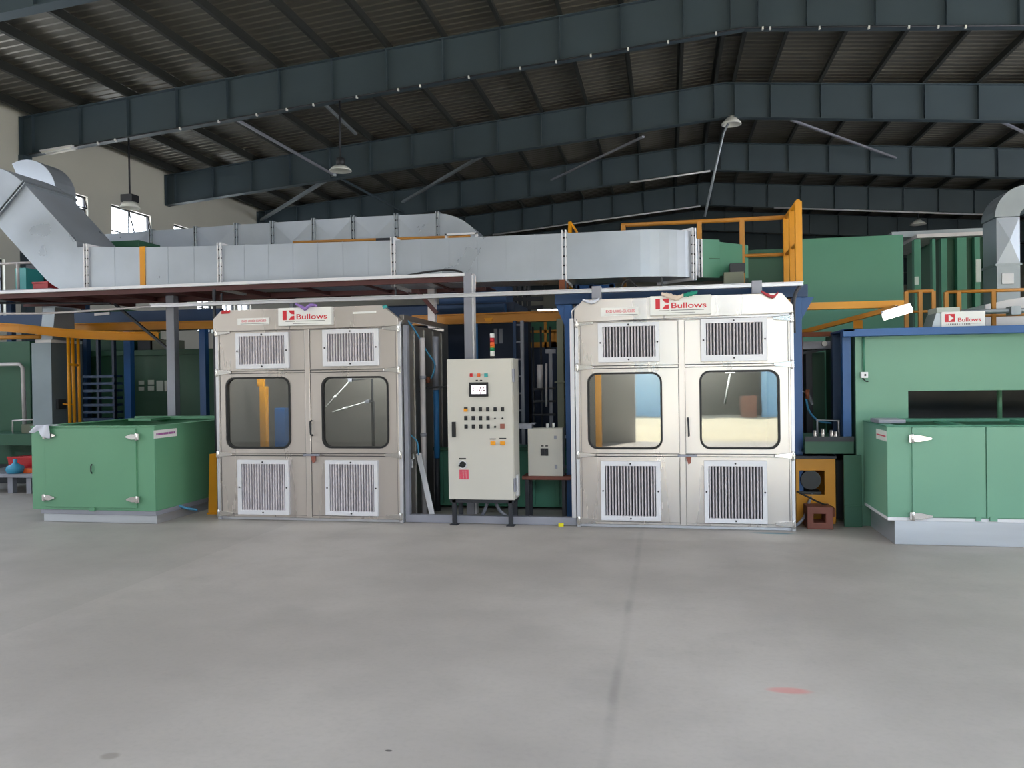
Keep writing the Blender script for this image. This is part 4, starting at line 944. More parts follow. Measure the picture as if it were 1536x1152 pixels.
# left end: 45 degree rise, then level again out of view
a = pts[0]; prof = []; ang = 0; P_ = a.copy(); path = [P_.copy()]; tg = [0]
def adv(n, step, da):
    global ang, P_
    for k in range(n):
        ang += da; P_ = P_+Vector((-math.cos(ang), 0, math.sin(ang)))*step; path.append(P_.copy()); tg.append(ang)
adv(1, .14, 0); adv(6, .055, math.radians(7.7)); adv(1, 1.05, 0); 
k45 = len(path)-1
adv(6, .10, -math.radians(7.7)); adv(1, 1.0, 0)
rs = []
for P0, an in zip(path, tg):
    f_ = min(1, an/.5); u_ = Vector((math.sin(an), 0, math.cos(an))); rs.append(ring(P0+lat*.15*f_, lat, u_, DW+.3*f_, DH*1.25 if an > .1 else DH))
MB().loft(rs[:k45+1]).build('rising_elbow', 'galvanised', t)
MB().loft(rs[k45:]).build('upper_elbow', 'galvanised', t)
P0, an = path[k45], tg[k45]; flange(P0+lat*.15, Vector((-math.cos(an), 0, math.sin(an))), lat, Vector((math.sin(an), 0, math.cos(an))), DW+.3, DH*1.25, t, 'galvanised_dull')
for px in (330, 590, 848):                                      # brown stub brackets that carry the duct
    x = at(px, 425, Yt+.1).x; zz_ = at(px, 360, Yt).z-DH
    MB().box(x-.02, x+.02, Yt+.12, Yt+.18, zk+.007 if px < 700 else 2.36, zz_).build('support_bracket', 'rust', t)

# second duct behind, level run with an elbow that dips to a green fan
Y2 = 11.2; W2 = .6
run = [(150, 352, 400), (226, 346, 400), (293, 342, 395), (354, 337, 390), (408, 334, 385), (470, 330, 383), (529, 326, 380), (594, 323, 378), (656, 320, 375)]
H2 = .62
pp = [Vector((at(a, b, Y2).x, Y2+W2/2, at(a, b, Y2).z-H2/2)) for a, b, c in run]
t = thing('rear_duct', 'galvanised duct with cross folded panels, behind the main duct on the left', 'duct', (pp[4].x, Y2+.3, pp[4].z-.4))
for i, (a, b) in enumerate(zip(pp, pp[1:])):
    A, B = ring(a, lat, up, W2, H2), ring(b, lat, up, W2, H2)
    m = MB().loft([A, B], cap=False)
    c = (A[1]+A[2]+B[1]+B[2])/4+Vector((0, -.028, 0)); cr = [A[1], A[2], B[2], B[1]]
    if i % 2 == 0 or i > 4: m.f = [f for f in m.f if set(f) != {1, 2, 5, 6}]; m.sm = m.sm[:len(m.f)]; m.add(cr+[c], [(k, (k+1) % 4, 4) for k in range(4)])
    m.build('duct_section', 'galvanised', t)
    flange(b, Vector((1, 0, 0)), lat, up, W2-.02, H2-.02, t, 'galvanised_dull')
path, tg = [pp[-1].copy()], [0]; P_ = pp[-1].copy(); ang = 0
for k in range(8):
    ang += math.radians(10); P_ = P_+Vector((math.cos(ang), 0, -math.sin(ang)))*.085; path.append(P_.copy()); tg.append(ang)
MB().loft([ring(P0, lat, Vector((math.sin(an), 0, math.cos(an))), W2, H2) for P0, an in zip(path, tg)]).build('elbow', 'galvanised', t)
e = path[-1]; MB().box(e.x-.34, e.x+.36, Y2-.03, Y2+W2+.03, e.z-.16, e.z+.02).build('fan_collar', 'paint_green_oven', t, .004)
MB().box(e.x-.3, e.x+.3, Y2+.05, Y2+W2-.05, 2.95, e.z-.16).build('fan_box', 'dark_steel', t, .004)
m = MB()
for px_ in (256, 440): x_ = at(px_, 500, Y2+.25).x; MB().box(x_-.03, x_+.03, Y2+.2, Y2+.3, at(150, 477, 11.2).z-.05, pp[4].z-H2/2).build('duct_leg', 'steel_grey', t)
# yellow rail behind the main duct
a, b = at(440, 364, 10.4), at(705, 355, 10.4)
t = thing('hand_rail', 'amber tube rail peeping over the main duct on the left', 'rail', ((a.x+b.x)/2, 10.4, 2.2))
MB().tube([a, b], .024, 10).build('top_rail', 'paint_amber', t)
for f in (.05, .5, .95): p = a.lerp(b, f); MB().tube([p, (p.x, p.y, zk+.008)], .022, 10).build('post', 'paint_amber', t)
e = rect(564, 357, 585, 363, 10.35); solo('rail_sleeve', 'dark sleeve wrapped round the amber rail', 'sleeve', MB().box(e[0], e[1], 10.34, 10.45, e[2], e[3]), 'dark_steel')
e = rect(667, 349, 716, 352, 10.2); z = e[3]
m = MB().box(e[0], e[1], 10.2, 10.24, z-.03, z); m.box(e[0], e[0]+.03, 10.2, 10.24, z-.12, z); m.box(e[1]-.03, e[1], 10.2, 10.24, z-.22, z)
solo('fan_bracket', 'pale angle bracket in front of the rear duct elbow', 'bracket', m, 'white_metal')
# curved elbow seen past the rising duct at far left
t = thing('roof_elbow', 'silver rectangular elbow pipe by the left wall, above the rising duct', 'duct', at(80, 300, 12.6))
Ye = 12.6; c = at(38, 292, Ye); R_ = at(84, 292, Ye).x-c.x; rs = []
for k in range(13):
    an = math.radians(115-115*k/12); o_ = Vector((math.cos(an), 0, math.sin(an))); rs.append([c+o_*R_+lat*0, c+o_*R_*.42, c+o_*R_*.42+lat*.5, c+o_*R_+lat*.5])
rs.append([q+Vector((0, 0, -.9)) for q in rs[-1]])
MB().loft(rs).build('elbow', 'galvanised', t)
MB().box(c.x+R_*.4, c.x+R_*1.03, Ye-.02, Ye+.52, c.z-.05, c.z-.0).build('flange', 'galvanised_dull', t)
MB().box(c.x+R_*.45, c.x+R_*.98, Ye+.02, Ye+.48, 0, c.z-.88).build('riser', 'galvanised', t)
# vertical galvanised riser at left
Yv = 10.0; e = rect(48, 514, 77.5, 640, Yv); g = list(rect(62, 445, 83, 505, Yv+.08)); g[3] = min(g[3], zk-.085)
t = thing('duct_riser', 'galvanised vertical duct standing behind the left green cover', 'duct', ((e[0]+e[1])/2, Yv+.3, 0))
MB().box(e[0], e[1], Yv, Yv+.62, 0, e[3]).build('lower_section', 'galvanised_dim', t, .003)
MB().box(e[0]+.08, e[1]+.02, Yv-.02, Yv+.6, e[3], e[3]+.04).build('flange', 'white_metal', t)
MB().loft([[Vector((x, y, e[3]+.04)) for x, y in ((e[0]+.1, Yv+.05), (e[1]-.02, Yv+.05), (e[1]-.02, Yv+.5), (e[0]+.1, Yv+.5))], [Vector((x, y, g[3])) for x, y in ((g[0]+.03, Yv+.08), (g[1], Yv+.08), (g[1], Yv+.45), (g[0]+.03, Yv+.45))]]).build('upper_section', 'galvanised_dull', t)
hp = atx(90, 606, e[1]); MB().box(e[1], e[1]+.04, hp.y-.08, hp.y+.08, hp.z-.07, hp.z+.07).build('damper', 'dark_steel', t, .004)

# ================================================================ LEFT BACKGROUND: YELLOW CONVEYOR, BLUE STEEL, GREEN OVEN
def ibeam(m, a, b, h, w):
    a, b = Vector(a), Vector(b); z = Vector((0, 0, 1)); m.bar(a, b, w*.25, h); m.bar(a+z*(h/2-.008), b+z*(h/2-.008), w, .016); m.bar(a-z*(h/2-.008), b-z*(h/2-.008), w, .016); return m
m = MB(); ibeam(m, at(68, 492, 10.75), at(326, 487, 10.75), .12, .12)
solo('conveyor_beam', 'yellow straight conveyor beam left of the left booth', 'beam', m, 'paint_yellow', .0)
cv = hcurve([at(-40, 489, 9.85), at(30, 492.5, 9.85), at(80, 498, 9.95), at(130, 502, 10.1), at(180, 504, 10.2), at(238, 504, 10.35)], 4); m = MB()
for a, b in zip(cv, cv[1:]): ibeam(m, a, b, .12, .12)
solo('conveyor_beam', 'yellow curved conveyor beam crossing the far left edge', 'beam', m, 'paint_yellow', 0)
pipe('guide_rail', 'amber tube rail ending at the duct riser, far left', [at(-40, 507.5, 9.8), at(60, 505, 9.8)], .03, 'paint_amber', 'rail')
t = thing('yellow_hanger', 'three yellow upright tubes with rungs hanging before the blue louvre', 'hanger', at(110, 637, 10.05))
ps = [(at(102, 504, 10.0), at(105, 637, 10.0)), (at(108.5, 504, 10.1), at(112, 637, 10.1)), (at(117, 506, 10.2), at(120, 637, 10.2))]
for a, b in ps: MB().tube([a, b], .022, 10).build('upright', 'paint_yellow', t)
m = MB()
for f in (.32,): m.tube([ps[0][0].lerp(ps[0][1], f), ps[2][0].lerp(ps[2][1], f)], .018, 8)
m.tube([ps[0][0]+Vector((-.08, 0, .0)), ps[2][0]+Vector((.1, 0, .0))], .02, 8)
m.build('rung', 'paint_yellow', t)
MB().tube([at(94, 606, 10.0), ps[1][0].lerp(ps[1][1], .77)], .007, 6).build('pin', 'paint_yellow', t)
# blue steelwork
t = thing('blue_gantry', 'dark blue steel gantry behind the yellow conveyor, left', 'gantry', (-5.5, 11.3, 0)); zg = at(150, 477, 11.2).z
MB().box(at(-60, 478, 11.2).x, at(330, 478, 11.2).x, 11.2, 11.32, zg-.1, zg+.09).build('beam', 'paint_blue_dark', t, .004)
MB().box(at(120, 478, 11.2).x, at(330, 478, 11.2).x, 11.32, 12.2, zg-.16, zg-.05).build('deck', 'paint_navy', t, .004)
for a, b in ((186, 196), (299.5, 308.5)): e = rect(a, 500, b, 640, 11.22); MB().box(e[0], e[1], 11.22, 11.32, 0, zg-.1).build('post', 'paint_blue', t, .003)
MB().bar(at(142, 472, 11.2), at(165, 470, 11.2), .02, .04).build('clip', 'pipe_white', t)
e = rect(119, 565, 172, 640, 11.5)
t = thing('blue_louvre', 'dark blue slatted rack behind the yellow tubes', 'rack', ((e[0]+e[1])/2, 11.6, 0)); zl = at(140, 563, 11.5).z
for x in (e[0], (e[0]+e[1])/2, e[1]-.04): MB().box(x, x+.04, 11.5, 11.56, 0, zg-.1).build('upright', 'paint_navy', t)
for k in range(9): z = zl-.02-.115*k; MB().box(e[0], e[1], 11.49, 11.7, z-.02, z+.02).build('slat', 'paint_blue_dark', t)
# long green oven tunnel
zo_ = at(210, 528, 12.3).z
t = thing('oven_tunnel', 'long dark green oven tunnel across the left background', 'oven', (-7, 13.4, 0))
MB().box(-15, -2.9, 12.3, 14.6, 0, zo_).build('tunnel_body', 'paint_green_dark', t, .005)
m = MB()
for k in range(13): x = -14.6+.92*k; m.box(x-.02, x+.02, 12.28, 12.3, .05, zo_-.03)
m.build('panel_seam', 'paint_green_dark', t, .003)
MB().box(-15, -2.9, 12.24, 12.3, zo_-.06, zo_+.03).build('top_edge', 'paint_green_dark', t, .003)
for i, q in enumerate(((203, 571, 211, 577), (217, 570, 226, 577), (203, 580, 211, 586), (217, 579, 226, 586), (230, 571, 240, 587), (242, 571, 249, 587))):
    e = rect(*q, 12.2); MB().box(e[0], e[1], 12.285, 12.298, e[2], e[3]).build('paper_sheet', 'paper', t)
e = rect(-60, 513, 46, 655, 11.0)
t = thing('green_cabin', 'dark green panel cabin with pale door pipe at the far left edge', 'cabin', ((e[0]+e[1])/2, 11.5, 0))
MB().box(e[0], e[1], 11.0, 12.2, .3, e[3]).build('panel', 'paint_green_dark', t, .005)
MB().box(e[0], e[1], 10.98, 12.2, 0, .3).build('base', 'dark_steel', t)
a, b = at(34, 548, 10.9), at(39, 650, 10.9); MB().tube([(at(-60, 545, 10.9).x, 10.9, a.z+.02), (a.x-.05, 10.9, a.z+.02), (a.x, 10.9, a.z-.04), (b.x-.02, 10.9, b.z)], .03, 10).build('pale_pipe', 'pipe_white', t)
e = rect(112, 492, 205, 530, 12.9); solo('air_unit', 'dark green air unit standing on the oven tunnel behind the yellow tubes', 'air unit', MB().box(e[0], e[1], 12.6, 13.6, zo_+.03, e[3]+.3), 'paint_green_dark', .006)
e = rect(212, 508, 231, 528, 12.7); solo('dark_cabinet', 'nearly black cabinet on the oven tunnel left of the grey post', 'cabinet', MB().box(e[0], e[1], 12.6, 13.0, zo_+.03, e[3]), 'dark_steel', .006)
e = rect(232, 510, 262, 528, 12.7); solo('grey_cabinet', 'brownish grey cabinet on the oven tunnel behind the grey post', 'cabinet', MB().box(e[0]+.02, e[1], 12.6, 13.0, zo_+.03, e[3]), 'cabinet_khaki', .006)
# bench, red bin and blue can in front of it
e = rect(-60, 711, 47, 725, 9.9); zb0 = e[3]
t = thing('low_bench', 'low grey steel bench at the far left edge behind the green cover', 'bench', ((e[0]+e[1])/2, 10.2, 0))
MB().box(e[0], e[1]+.1, 9.9, 10.7, zb0-.05, zb0).build('bench_top', 'steel_grey', t, .003)
for px in (15, 43): x = at(px, 720, 9.95).x; MB().box(x-.04, x+.04, 9.95, 10.03, 0, zb0-.05).build('leg', 'steel_grey', t)
q = rect(11, 683, 47, 710, 10.2); solo('red_bin', 'dark red open bin on the low bench at far left', 'bin', MB().prism([(q[0]+.04, 10.2, zb0), (q[1]+.1, 10.2, zb0), (q[1]+.14, 10.2, q[3]), (q[0], 10.2, q[3]-.03)], (0, .35, 0)).box(q[0], q[1]+.12, 10.19, 10.2, q[3]-.05, q[3]-.02), 'red_plastic')
pc = at(23, 710, 10.02); pc.z = zb0; solo('blue_can', 'light blue bottle can with a neck on the low bench', 'can', MB().lathe(pc, [(.001, 0), (.10, 0), (.125, .05), (.11, .10), (.05, .13), (.028, .15), (.028, .20), (.001, .20)], 20), 'cyan_plastic', 0)
q = rect(34, 703, 47, 710, 10.05); solo('orange_block', 'orange block on the low bench before the red bin', 'block', MB().box(q[0], q[1]+.05, 10.05, 10.15, zb0, q[3]), 'orange_plastic')
t = thing('tray_table', 'dark green tray table behind the left edge of the green cover', 'table', (at(20, 660, 10.3).x, 10.5, 0)); q = rect(-60, 651, 46, 668, 10.3)
MB().box(q[0], q[1]+.1, 10.3, 10.9, q[2], q[3]).build('tray', 'paint_green_dark', t, .004)
for x in (q[0]+.1, q[1]): MB().box(x, x+.05, 10.75, 10.8, 0, q[2]).build('leg', 'dark_steel', t)
w_ = rect(19, 631, 47, 650, 10.4); MB().tube([(w_[0], 10.4, q[3]), (w_[0], 10.4, w_[3]), (w_[1]+.1, 10.4, w_[3]+.02)], .012, 8).build('wire_rail', 'pipe_white', t)
MB().box(w_[0]+.06, w_[1], 10.5, 10.7, q[3], w_[3]-.06).build('grey_box', 'cabinet_khaki', t)
# far-left upper deck
zd = at(30, 434, 11.2).z
t = thing('upper_deck', 'grey walkway deck with thin pale railing, upper far left', 'walkway', (at(20, 430, 11.2).x, 11.8, 0))
da, db = at(-80, 434, 11.2).x, at(78, 434, 11.2).x
MB().box(da, db, 11.2, 12.5, zd-.08, zd).build('deck', 'steel_grey', t)
rz = at(20, 395, 11.25).z
MB().tube([(da, 11.25, rz), (db, 11.25, rz)], .02, 8).build('top_rail', 'pipe_white', t)
for px in (-40, 27): x = at(px, 410, 11.25).x; MB().tube([(x, 11.25, zd), (x, 11.25, rz)], .022, 8).build('rail_post', 'pipe_white', t)
for x in (da+.3, db-.2): MB().box(x, x+.1, 12.08, 12.18, 0, zd-.08).build('leg', 'paint_blue_dark', t)
q = rect(49, 422.5, 72, 433, 11.35); solo('red_crate', 'red crate on the upper deck beside the rising duct', 'crate', MB().box(q[0], q[1], 11.35, 11.7, zd, q[3]).box(q[0]-.01, q[1]+.01, 11.34, 11.71, q[3]-.03, q[3]), 'red_plastic')
q = rect(23, 402, 39, 430, 11.9); solo('green_locker', 'pale green locker on the upper deck at far left', 'locker', MB().box(q[0], q[1], 11.9, 12.3, zd, q[3]), 'teal_plastic')
q = rect(38, 396, 60, 432, 12.3); solo('grey_locker', 'dark grey locker behind the red crate on the upper deck', 'locker', MB().box(q[0], q[1]+.3, 12.32, 12.48, zd, q[3]), 'dark_steel')
# green damper boxes between the ducts
q = rect(162, 361, 208, 372, 10.3); solo('green_damper', 'dark green damper box behind the yellow duct band', 'damper', MB().box(q[0], q[1], 10.3, 10.8, 2.75, q[3]), 'paint_green_dark')
# ================================================================ BLUE PORTAL ROUND THE RIGHT BOOTH
Yp = 8.86
t = thing('blue_portal', 'blue steel portal frame standing round the right booth', 'frame', (at(1020, 440, Yp).x, Yp, 0))
zp1 = at(1020, 433, Yp).z; zp0 = zp1-.13
e = rect(848, 470, 860, 700, Yp); f = rect(1190, 470, 1204, 700, Yp)
MB().box(e[0], e[1], Yp, Yp+.14, 0, zp0).build('post', 'paint_blue', t, .004)
MB().box(f[0], f[1], Yp, Yp+.14, 0, zp0).build('post', 'paint_blue', t, .004)
MB().box(e[0]-.10, f[1]+.06, Yp-.02, Yp+.16, zp0, zp1).build('header', 'paint_blue_dark', t, .004)
def gus(x0, x1, s): 
    return MB().prism([(x0, Yp+.05, zp0), (x1, Yp+.05, zp0), (x1, Yp+.05, zp0-.32), (x0 if s > 0 else x1, Yp+.05, zp0-.32)] if 0 else [(x0, Yp+.04, zp0), (x1, Yp+.04, zp0), (x1 if s < 0 else x0, Yp+.04, zp0-.24)], (0, .02, 0)).build('gusset', 'paint_blue', t)
gus(e[0]-.10, e[0], -1); gus(f[1], f[1]+.13, 1)
# deck and yellow guard rail on the right booth
Xr = at(1197, 302, 9.0).x; zr_ = at(1197, 302, 9.0).z; zdk = 2.30
t = thing('guard_rail', 'yellow guard rail of the platform on top of the right booth', 'railing', (0.6, 9.5, zdk))
bx = at(932, 341, 9.88).x; zb2 = zr_
R1 = [(bx, 9.88, zb2), (Xr, 9.88, zb2), (Xr, 9.0, zb2)]
MB().tube(R1[:2], .026, 10).build('top_rail', 'paint_amber', t); MB().tube(R1[1:], .024, 10).build('top_rail', 'paint_yellow', t)
zm = at(1150, 382.5, 9.88).z; bm_ = at(1084, 385, 9.88).x; MB().tube([(bm_, 9.88, zm), (Xr, 9.88, zm)], .022, 10).build('mid_rail', 'paint_amber', t); MB().tube([(Xr, 9.88, zm), (Xr, 9.0, zm)], .02, 10).build('mid_rail', 'paint_amber', t)
for px in (935, 1049, 1113): x = at(px, 350, 9.88).x; MB().box(x-.028, x+.028, 9.855, 9.905, at(1049, 366, 9.88).z if px == 1049 else zdk, zb2).build('post', 'paint_amber', t, .003)
for y in (9.0, 9.42, 9.88): MB().box(Xr-.035, Xr+.035, y-.03, y+.03, zdk, zb2).build('post', 'paint_yellow', t, .003)
solo('platform_deck', 'grey chequered platform deck above the right booth', 'deck', MB().box(BR[0]+.05, BR[1]+.12, 9.03, 10.2, zdk-.03, zdk), 'dark_steel')
# amber prop left of it
a = at(855, 333, 9.95); m = MB().tube([(a.x, 9.95, 0), (a.x, 9.95, a.z)], .025, 10); m.tube([(a.x, 9.95, a.z), (a.x+.08, 9.95, a.z-.12), (a.x+.08, 9.95, a.z-.5)], .015, 8)
solo('rail_prop', 'short yellow tube prop behind the main duct', 'post', m, 'paint_yellow', 0)
# things on the platform
q = rect(1086, 408, 1116, 428, 9.6); solo('grey_control_box', 'khaki grey box on the platform behind the guard rail', 'box', MB().box(q[0], q[1], 9.6, 9.8, zdk, q[3]), 'cabinet_khaki')
q = rect(1094, 396, 1117, 407, 9.7); solo('machine_hood', 'dark hood with pale plate above the khaki box', 'hood', MB().box(q[0], q[1], 9.62, 9.79, at(1100, 408, 9.6).z, q[3]), 'dark_steel')

# ================================================================ BACKGROUND BETWEEN THE BOOTHS
Yz = 10.9
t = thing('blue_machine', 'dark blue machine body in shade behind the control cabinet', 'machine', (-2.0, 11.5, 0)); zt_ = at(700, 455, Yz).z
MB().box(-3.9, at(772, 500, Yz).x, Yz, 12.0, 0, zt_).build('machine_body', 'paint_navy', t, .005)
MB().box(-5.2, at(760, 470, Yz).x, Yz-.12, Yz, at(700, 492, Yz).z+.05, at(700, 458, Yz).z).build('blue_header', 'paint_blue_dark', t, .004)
for q in ((741, 493, 746, 516), (749, 493, 754, 515)): e = rect(*q, Yz); MB().box(e[0], e[1], Yz-.01, Yz, e[2], e[3]).build('grey_cover', 'steel_grey', t)
MB().box(at(707, 500, 10.4).x, at(714, 500, 10.4).x, 10.4, 10.5, 0, at(707, 480, 10.4).z).build('blue_upright', 'pipe_blue', t)
q = rect(715, 424, 755, 445, Yz); MB().box(q[0]-.6, q[1], Yz+.2, 11.6, zt_, q[3]).build('upper_box', 'paint_blue_dark', t)
m = MB(); ibeam(m, at(620, 481, 10.3), at(848, 473.5, 10.3), .13, .12)
solo('conveyor_beam', 'amber conveyor beam crossing behind the control cabinet', 'beam', m, 'paint_amber', 0)
p = at(734, 483, 10.3); solo('beam_trolley', 'yellow trolley hung under the amber beam above the stack light', 'trolley', MB().prism([(p.x-.06, 10.25, p.z+.05), (p.x+.06, 10.25, p.z+.05), (p.x+.025, 10.25, p.z-.02), (p.x-.025, 10.25, p.z-.02)], (0, .1, 0)), 'paint_yellow')
t = thing('cat_ladder', 'steel cat ladder behind the right edge of the control cabinet', 'ladder', (at(780, 600, 10.2).x, 10.2, 0))
lx = [at(773, 560, 10.2).x, at(784, 560, 10.2).x]; zl = at(778, 481, 10.2).z
for x in lx: MB().box(x-.02, x+.02, 10.18, 10.24, 0, zl).build('stile', 'steel_grey' if x == lx[1] else 'paint_blue_dark', t)
for k in range(10): z = .25+.22*k; MB().tube([(lx[0], 10.2, z), (lx[1], 10.2, z)], .014, 8).build('rung', 'steel_grey', t)
t = thing('tall_grid', 'dark tall bar grid standing behind the gap, against the pale far wall', 'grid', (at(783, 450, 13.0).x, 13, 0)); zt_ = at(785, 425, 13.0).z
for px in (773, 780, 787.5, 794): x = at(px, 460, 13.0).x; MB().box(x-.025, x+.025, 12.98, 13.03, 0, zt_).build('bar', 'dark_steel', t)
for py in (449, 462): z = at(785, py, 13.0).z; MB().box(at(748, py, 13).x, at(815, py, 13).x, 12.97, 13.02, z-.03, z+.03).build('cross_bar', 'dark_steel', t)
q = rect(758, 452, 771, 470, 12.6); solo('wall_fan', 'grey machine head among the dark bars, above the cabinet', 'machine head', MB().box(q[0], q[1], 12.6, 12.9, 0.0, q[3]).box(q[0]+.04, q[1]-.04, 12.57, 12.6, q[3]-.16, q[3]-.04), 'dark_steel')
t = thing('paint_rack', 'dark rack of paint lines and white cylinders right of the cabinet', 'rack', (at(815, 600, 10.0).x, 10, 0))
for px in (800, 812, 826): x = at(px, 560, 10.3).x; MB().tube([(x, 10.3, 0), (x, 10.3, at(px, 490, 10.3).z)], .014, 8).build('line_pipe', 'dark_steel', t)
for px, a, b in ((810, 547, 582), (819.5, 545, 610)): p, q_ = at(px, a, 10.0), at(px, b, 10.0); MB().tube([p, q_], .04 if px < 815 else .013, 12).build('white_cylinder', 'pipe_white', t)
for py in (583, 602, 622): z = at(812, py, 10.1).z; MB().box(at(799, py, 10.1).x, at(833, py, 10.1).x, 10.08, 10.12, z-.012, z+.012).build('rack_shelf', 'dark_steel', t)
e = rect(818, 524, 832, 530, 10.2); MB().box(e[0], e[1], 10.2, 10.3, e[2], e[3]).box((e[0]+e[1])/2-.02, (e[0]+e[1])/2+.02, 10.22, 10.27, 0, e[2]).build('shelf_head', 'steel_grey', t)
e = rect(836, 530, 846, 640, 9.6); solo('khaki_post', 'khaki upright column left of the blue portal post', 'column', MB().box(e[0], e[1], 9.6, 9.75, 0, at(840, 478, 9.6).z).box(e[0]-.03, e[1]+.05, 9.58, 9.6, at(840, 572, 9.6).z-.02, at(840, 572, 9.6).z), 'cabinet_khaki')
t = thing('amber_fence', 'amber barred fence panel in the background right of the cabinet', 'fence', (at(820, 510, 12.0).x, 12, 0)); q = rect(796, 503, 838, 521, 12.0); zf_ = at(820, 478, 12.0).z
MB().box(q[0], q[1], 12.02, 12.6, 0, q[2]).build('base_box', 'paint_navy', t); MB().box(q[0], q[1], 12, 12.05, q[2], q[3]-.1).build('kick_plate', 'paint_amber', t)
for px in (818, 826, 830, 833): x = at(px, 500, 12).x; MB().box(x-.02, x+.02, 12, 12.04, q[2], zf_ if px == 818 else at(px, 497, 12).z).build('bar', 'paint_amber', t)
MB().box(q[0], q[1], 12.0, 12.04, at(820, 497, 12).z-.02, at(820, 497, 12).z+.02).build('rail', 'paint_amber', t)
e = rect(790, 480, 814, 492, 14.5); solo('green_hood', 'green hood far behind the gap under the amber beam', 'hood', MB().box(e[0]-.2, e[1]+1.4, 14.5, 15.4, 0, e[3]), 'paint_green_dark')
e = rect(846, 424, 865, 437, 9.4); solo('rust_bracket', 'orange brown bracket under the main duct joint', 'bracket', MB().box(e[0], e[0]+.07, 8.94, 9.02, zp1, at(855, 420, 9.0).z).box(e[0], e[0]+.12, 8.9, 9.02, zp1, zp1+.03).box(e[0], e[0]+.07, 9.02, 9.24, at(855, 421, 9.0).z-.06, at(855, 421, 9.0).z), 'rust')
# blue window rack seen under the duct, above the right booth
q = rect(866, 421, 922, 434, 11.0); t = thing('blue_rack', 'blue framed rack under the main duct above the right booth', 'rack', ((q[0]+q[1])/2, 11, 0))
for f in (0, .38, .92): x = q[0]+(q[1]-q[0])*f; MB().box(x-.03, x+.03, 11, 11.06, 0, q[3]+.1).build('upright', 'paint_blue_dark', t)
MB().box(q[0], q[1], 11, 11.06, q[2], q[2]+.06).build('cross_bar', 'paint_blue', t)
pipe('black_hose', 'black hose loop below the main duct above the right booth', hcurve([at(932, 436, 9.0), at(935, 425, 9.0), at(943, 420, 9.0), at(950, 425, 9.0), at(957, 433, 9.0)]), .012, 'black_rubber', 'hose')

# ================================================================ RIGHT BACKGROUND
Yn = 11.6; e = rect(1198, 354, 1355.5, 490, Yn)
t = thing('tall_oven', 'tall flat green oven wall rising behind the right booth', 'oven', ((e[0]+e[1])/2, 12.6, 0))
MB().box(e[0]+.0, e[1], Yn, 13.6, 0, at(1280, 355, Yn).z).build('oven_wall', 'paint_green_oven', t, .006)
# green stack behind the guard rail
e = rect(1122, 374, 1176, 430, 12.2); solo('green_unit', 'dim green air unit behind the guard rail', 'air unit', MB().box(e[0], e[1], 12.2, 13.0, 0, e[3]).box(e[0]-.05, e[1]+.0, 12.17, 13.0, e[3]-.12, e[3]-.06), 'paint_green_dark')
# ribbed green tower, far right
Yx = 14.5; e = rect(1362, 356, 1482, 470, Yx)
t = thing('ribbed_tower', 'dark green ribbed oven tower with grey cap, far right background', 'oven', ((e[0]+e[1])/2, 15.4, 0)); zt_ = at(1420, 357, Yx).z
MB().box(e[0]+.5, e[1], Yx, 16.4, 0, zt_).build('tower_body', 'paint_green_dark', t, .006)
m = MB()
for px, w in ((1368, 10), (1395, 5), (1408, 9), (1432, 14), (1458, 8), (1477, 6)):
    a, b = at(px, 400, Yx).x, at(px+w, 400, Yx).x; m.box(a, b, Yx-.12, Yx, 0, zt_-.02)
m.build('rib', 'paint_green_oven', t, .004)
MB().box(e[0]+.1, e[1]+.05, Yx-.15, 16.4, zt_, zt_+.06).build('cap_edge', 'pipe_white', t)
e2 = rect(1340, 343, 1490, 356, Yx); MB().box(e2[0], e2[1], Yx+.1, 16.2, zt_+.06, e2[3]).build('cap', 'galvanised_dull', t)
for q in ((1464, 389, 1471.5, 423), (1476, 388, 1482.5, 419)): w_ = rect(*q, Yx-.13); MB().box(w_[0], w_[1], Yx-.135, Yx-.12, w_[2], w_[3]).build('pale_panel', 'paper', t)
w_ = rect(1372, 415, 1378, 427, Yx-.13); MB().box(w_[0], w_[1], Yx-.135, Yx-.12, w_[2], w_[3]).build('notice', 'paper', t)
# right galvanised stack
Yj = 12.4; e = rect(1495, 326, 1530, 430, Yj); p = at(1512, 326, Yj)
t = thing('exhaust_stack', 'galvanised square exhaust stack with curved elbow at the right edge', 'duct', ((e[0]+e[1])/2, Yj+.4, 0))
A = [Vector((e[0], Yj, p.z)), Vector((e[1], Yj, p.z)), Vector((e[1], Yj, at(1512, 395, Yj).z)), Vector((e[0], Yj, at(1512, 395, Yj).z))]
m = MB(); m.box(e[0], e[1], Yj+.002, Yj+.5, A[2].z, p.z); c = (A[0]+A[2])/2+Vector((0, -.06, 0)); m.add(A+[c], [(k, (k+1) % 4, 4) for k in range(4)])
m.build('cross_folded_section', 'galvanised', t)
MB().box(e[0]-.02, e[1]+.02, Yj-.01, Yj+.52, A[2].z-.03, A[2].z).build('flange', 'galvanised_dull', t)
MB().box(e[0], e[1], Yj, Yj+.5, 0, A[2].z-.03).build('lower_section', 'galvanised_dull', t)
w_ = rect(1502, 410, 1520, 426, Yj); MB().box(w_[0], w_[1], Yj-.02, Yj, w_[2], w_[3]).build('access_door', 'white_metal', t, .003)
ce = Vector((e[1]+.12, 0, p.z+.01)); R_ = ce.x-e[0]+.02; rs = []
for k in range(13):
    an = math.radians(180-130*k/12); o_ = Vector((math.cos(an), 0, math.sin(an))); r_in = .12
    rs.append([Vector((ce.x, Yj, ce.z))+o_*R_, Vector((ce.x, Yj, ce.z))+o_*r_in, Vector((ce.x, Yj+.5, ce.z))+o_*r_in, Vector((ce.x, Yj+.5, ce.z))+o_*R_])
MB().loft(rs).build('elbow', 'galvanised_dull', t)
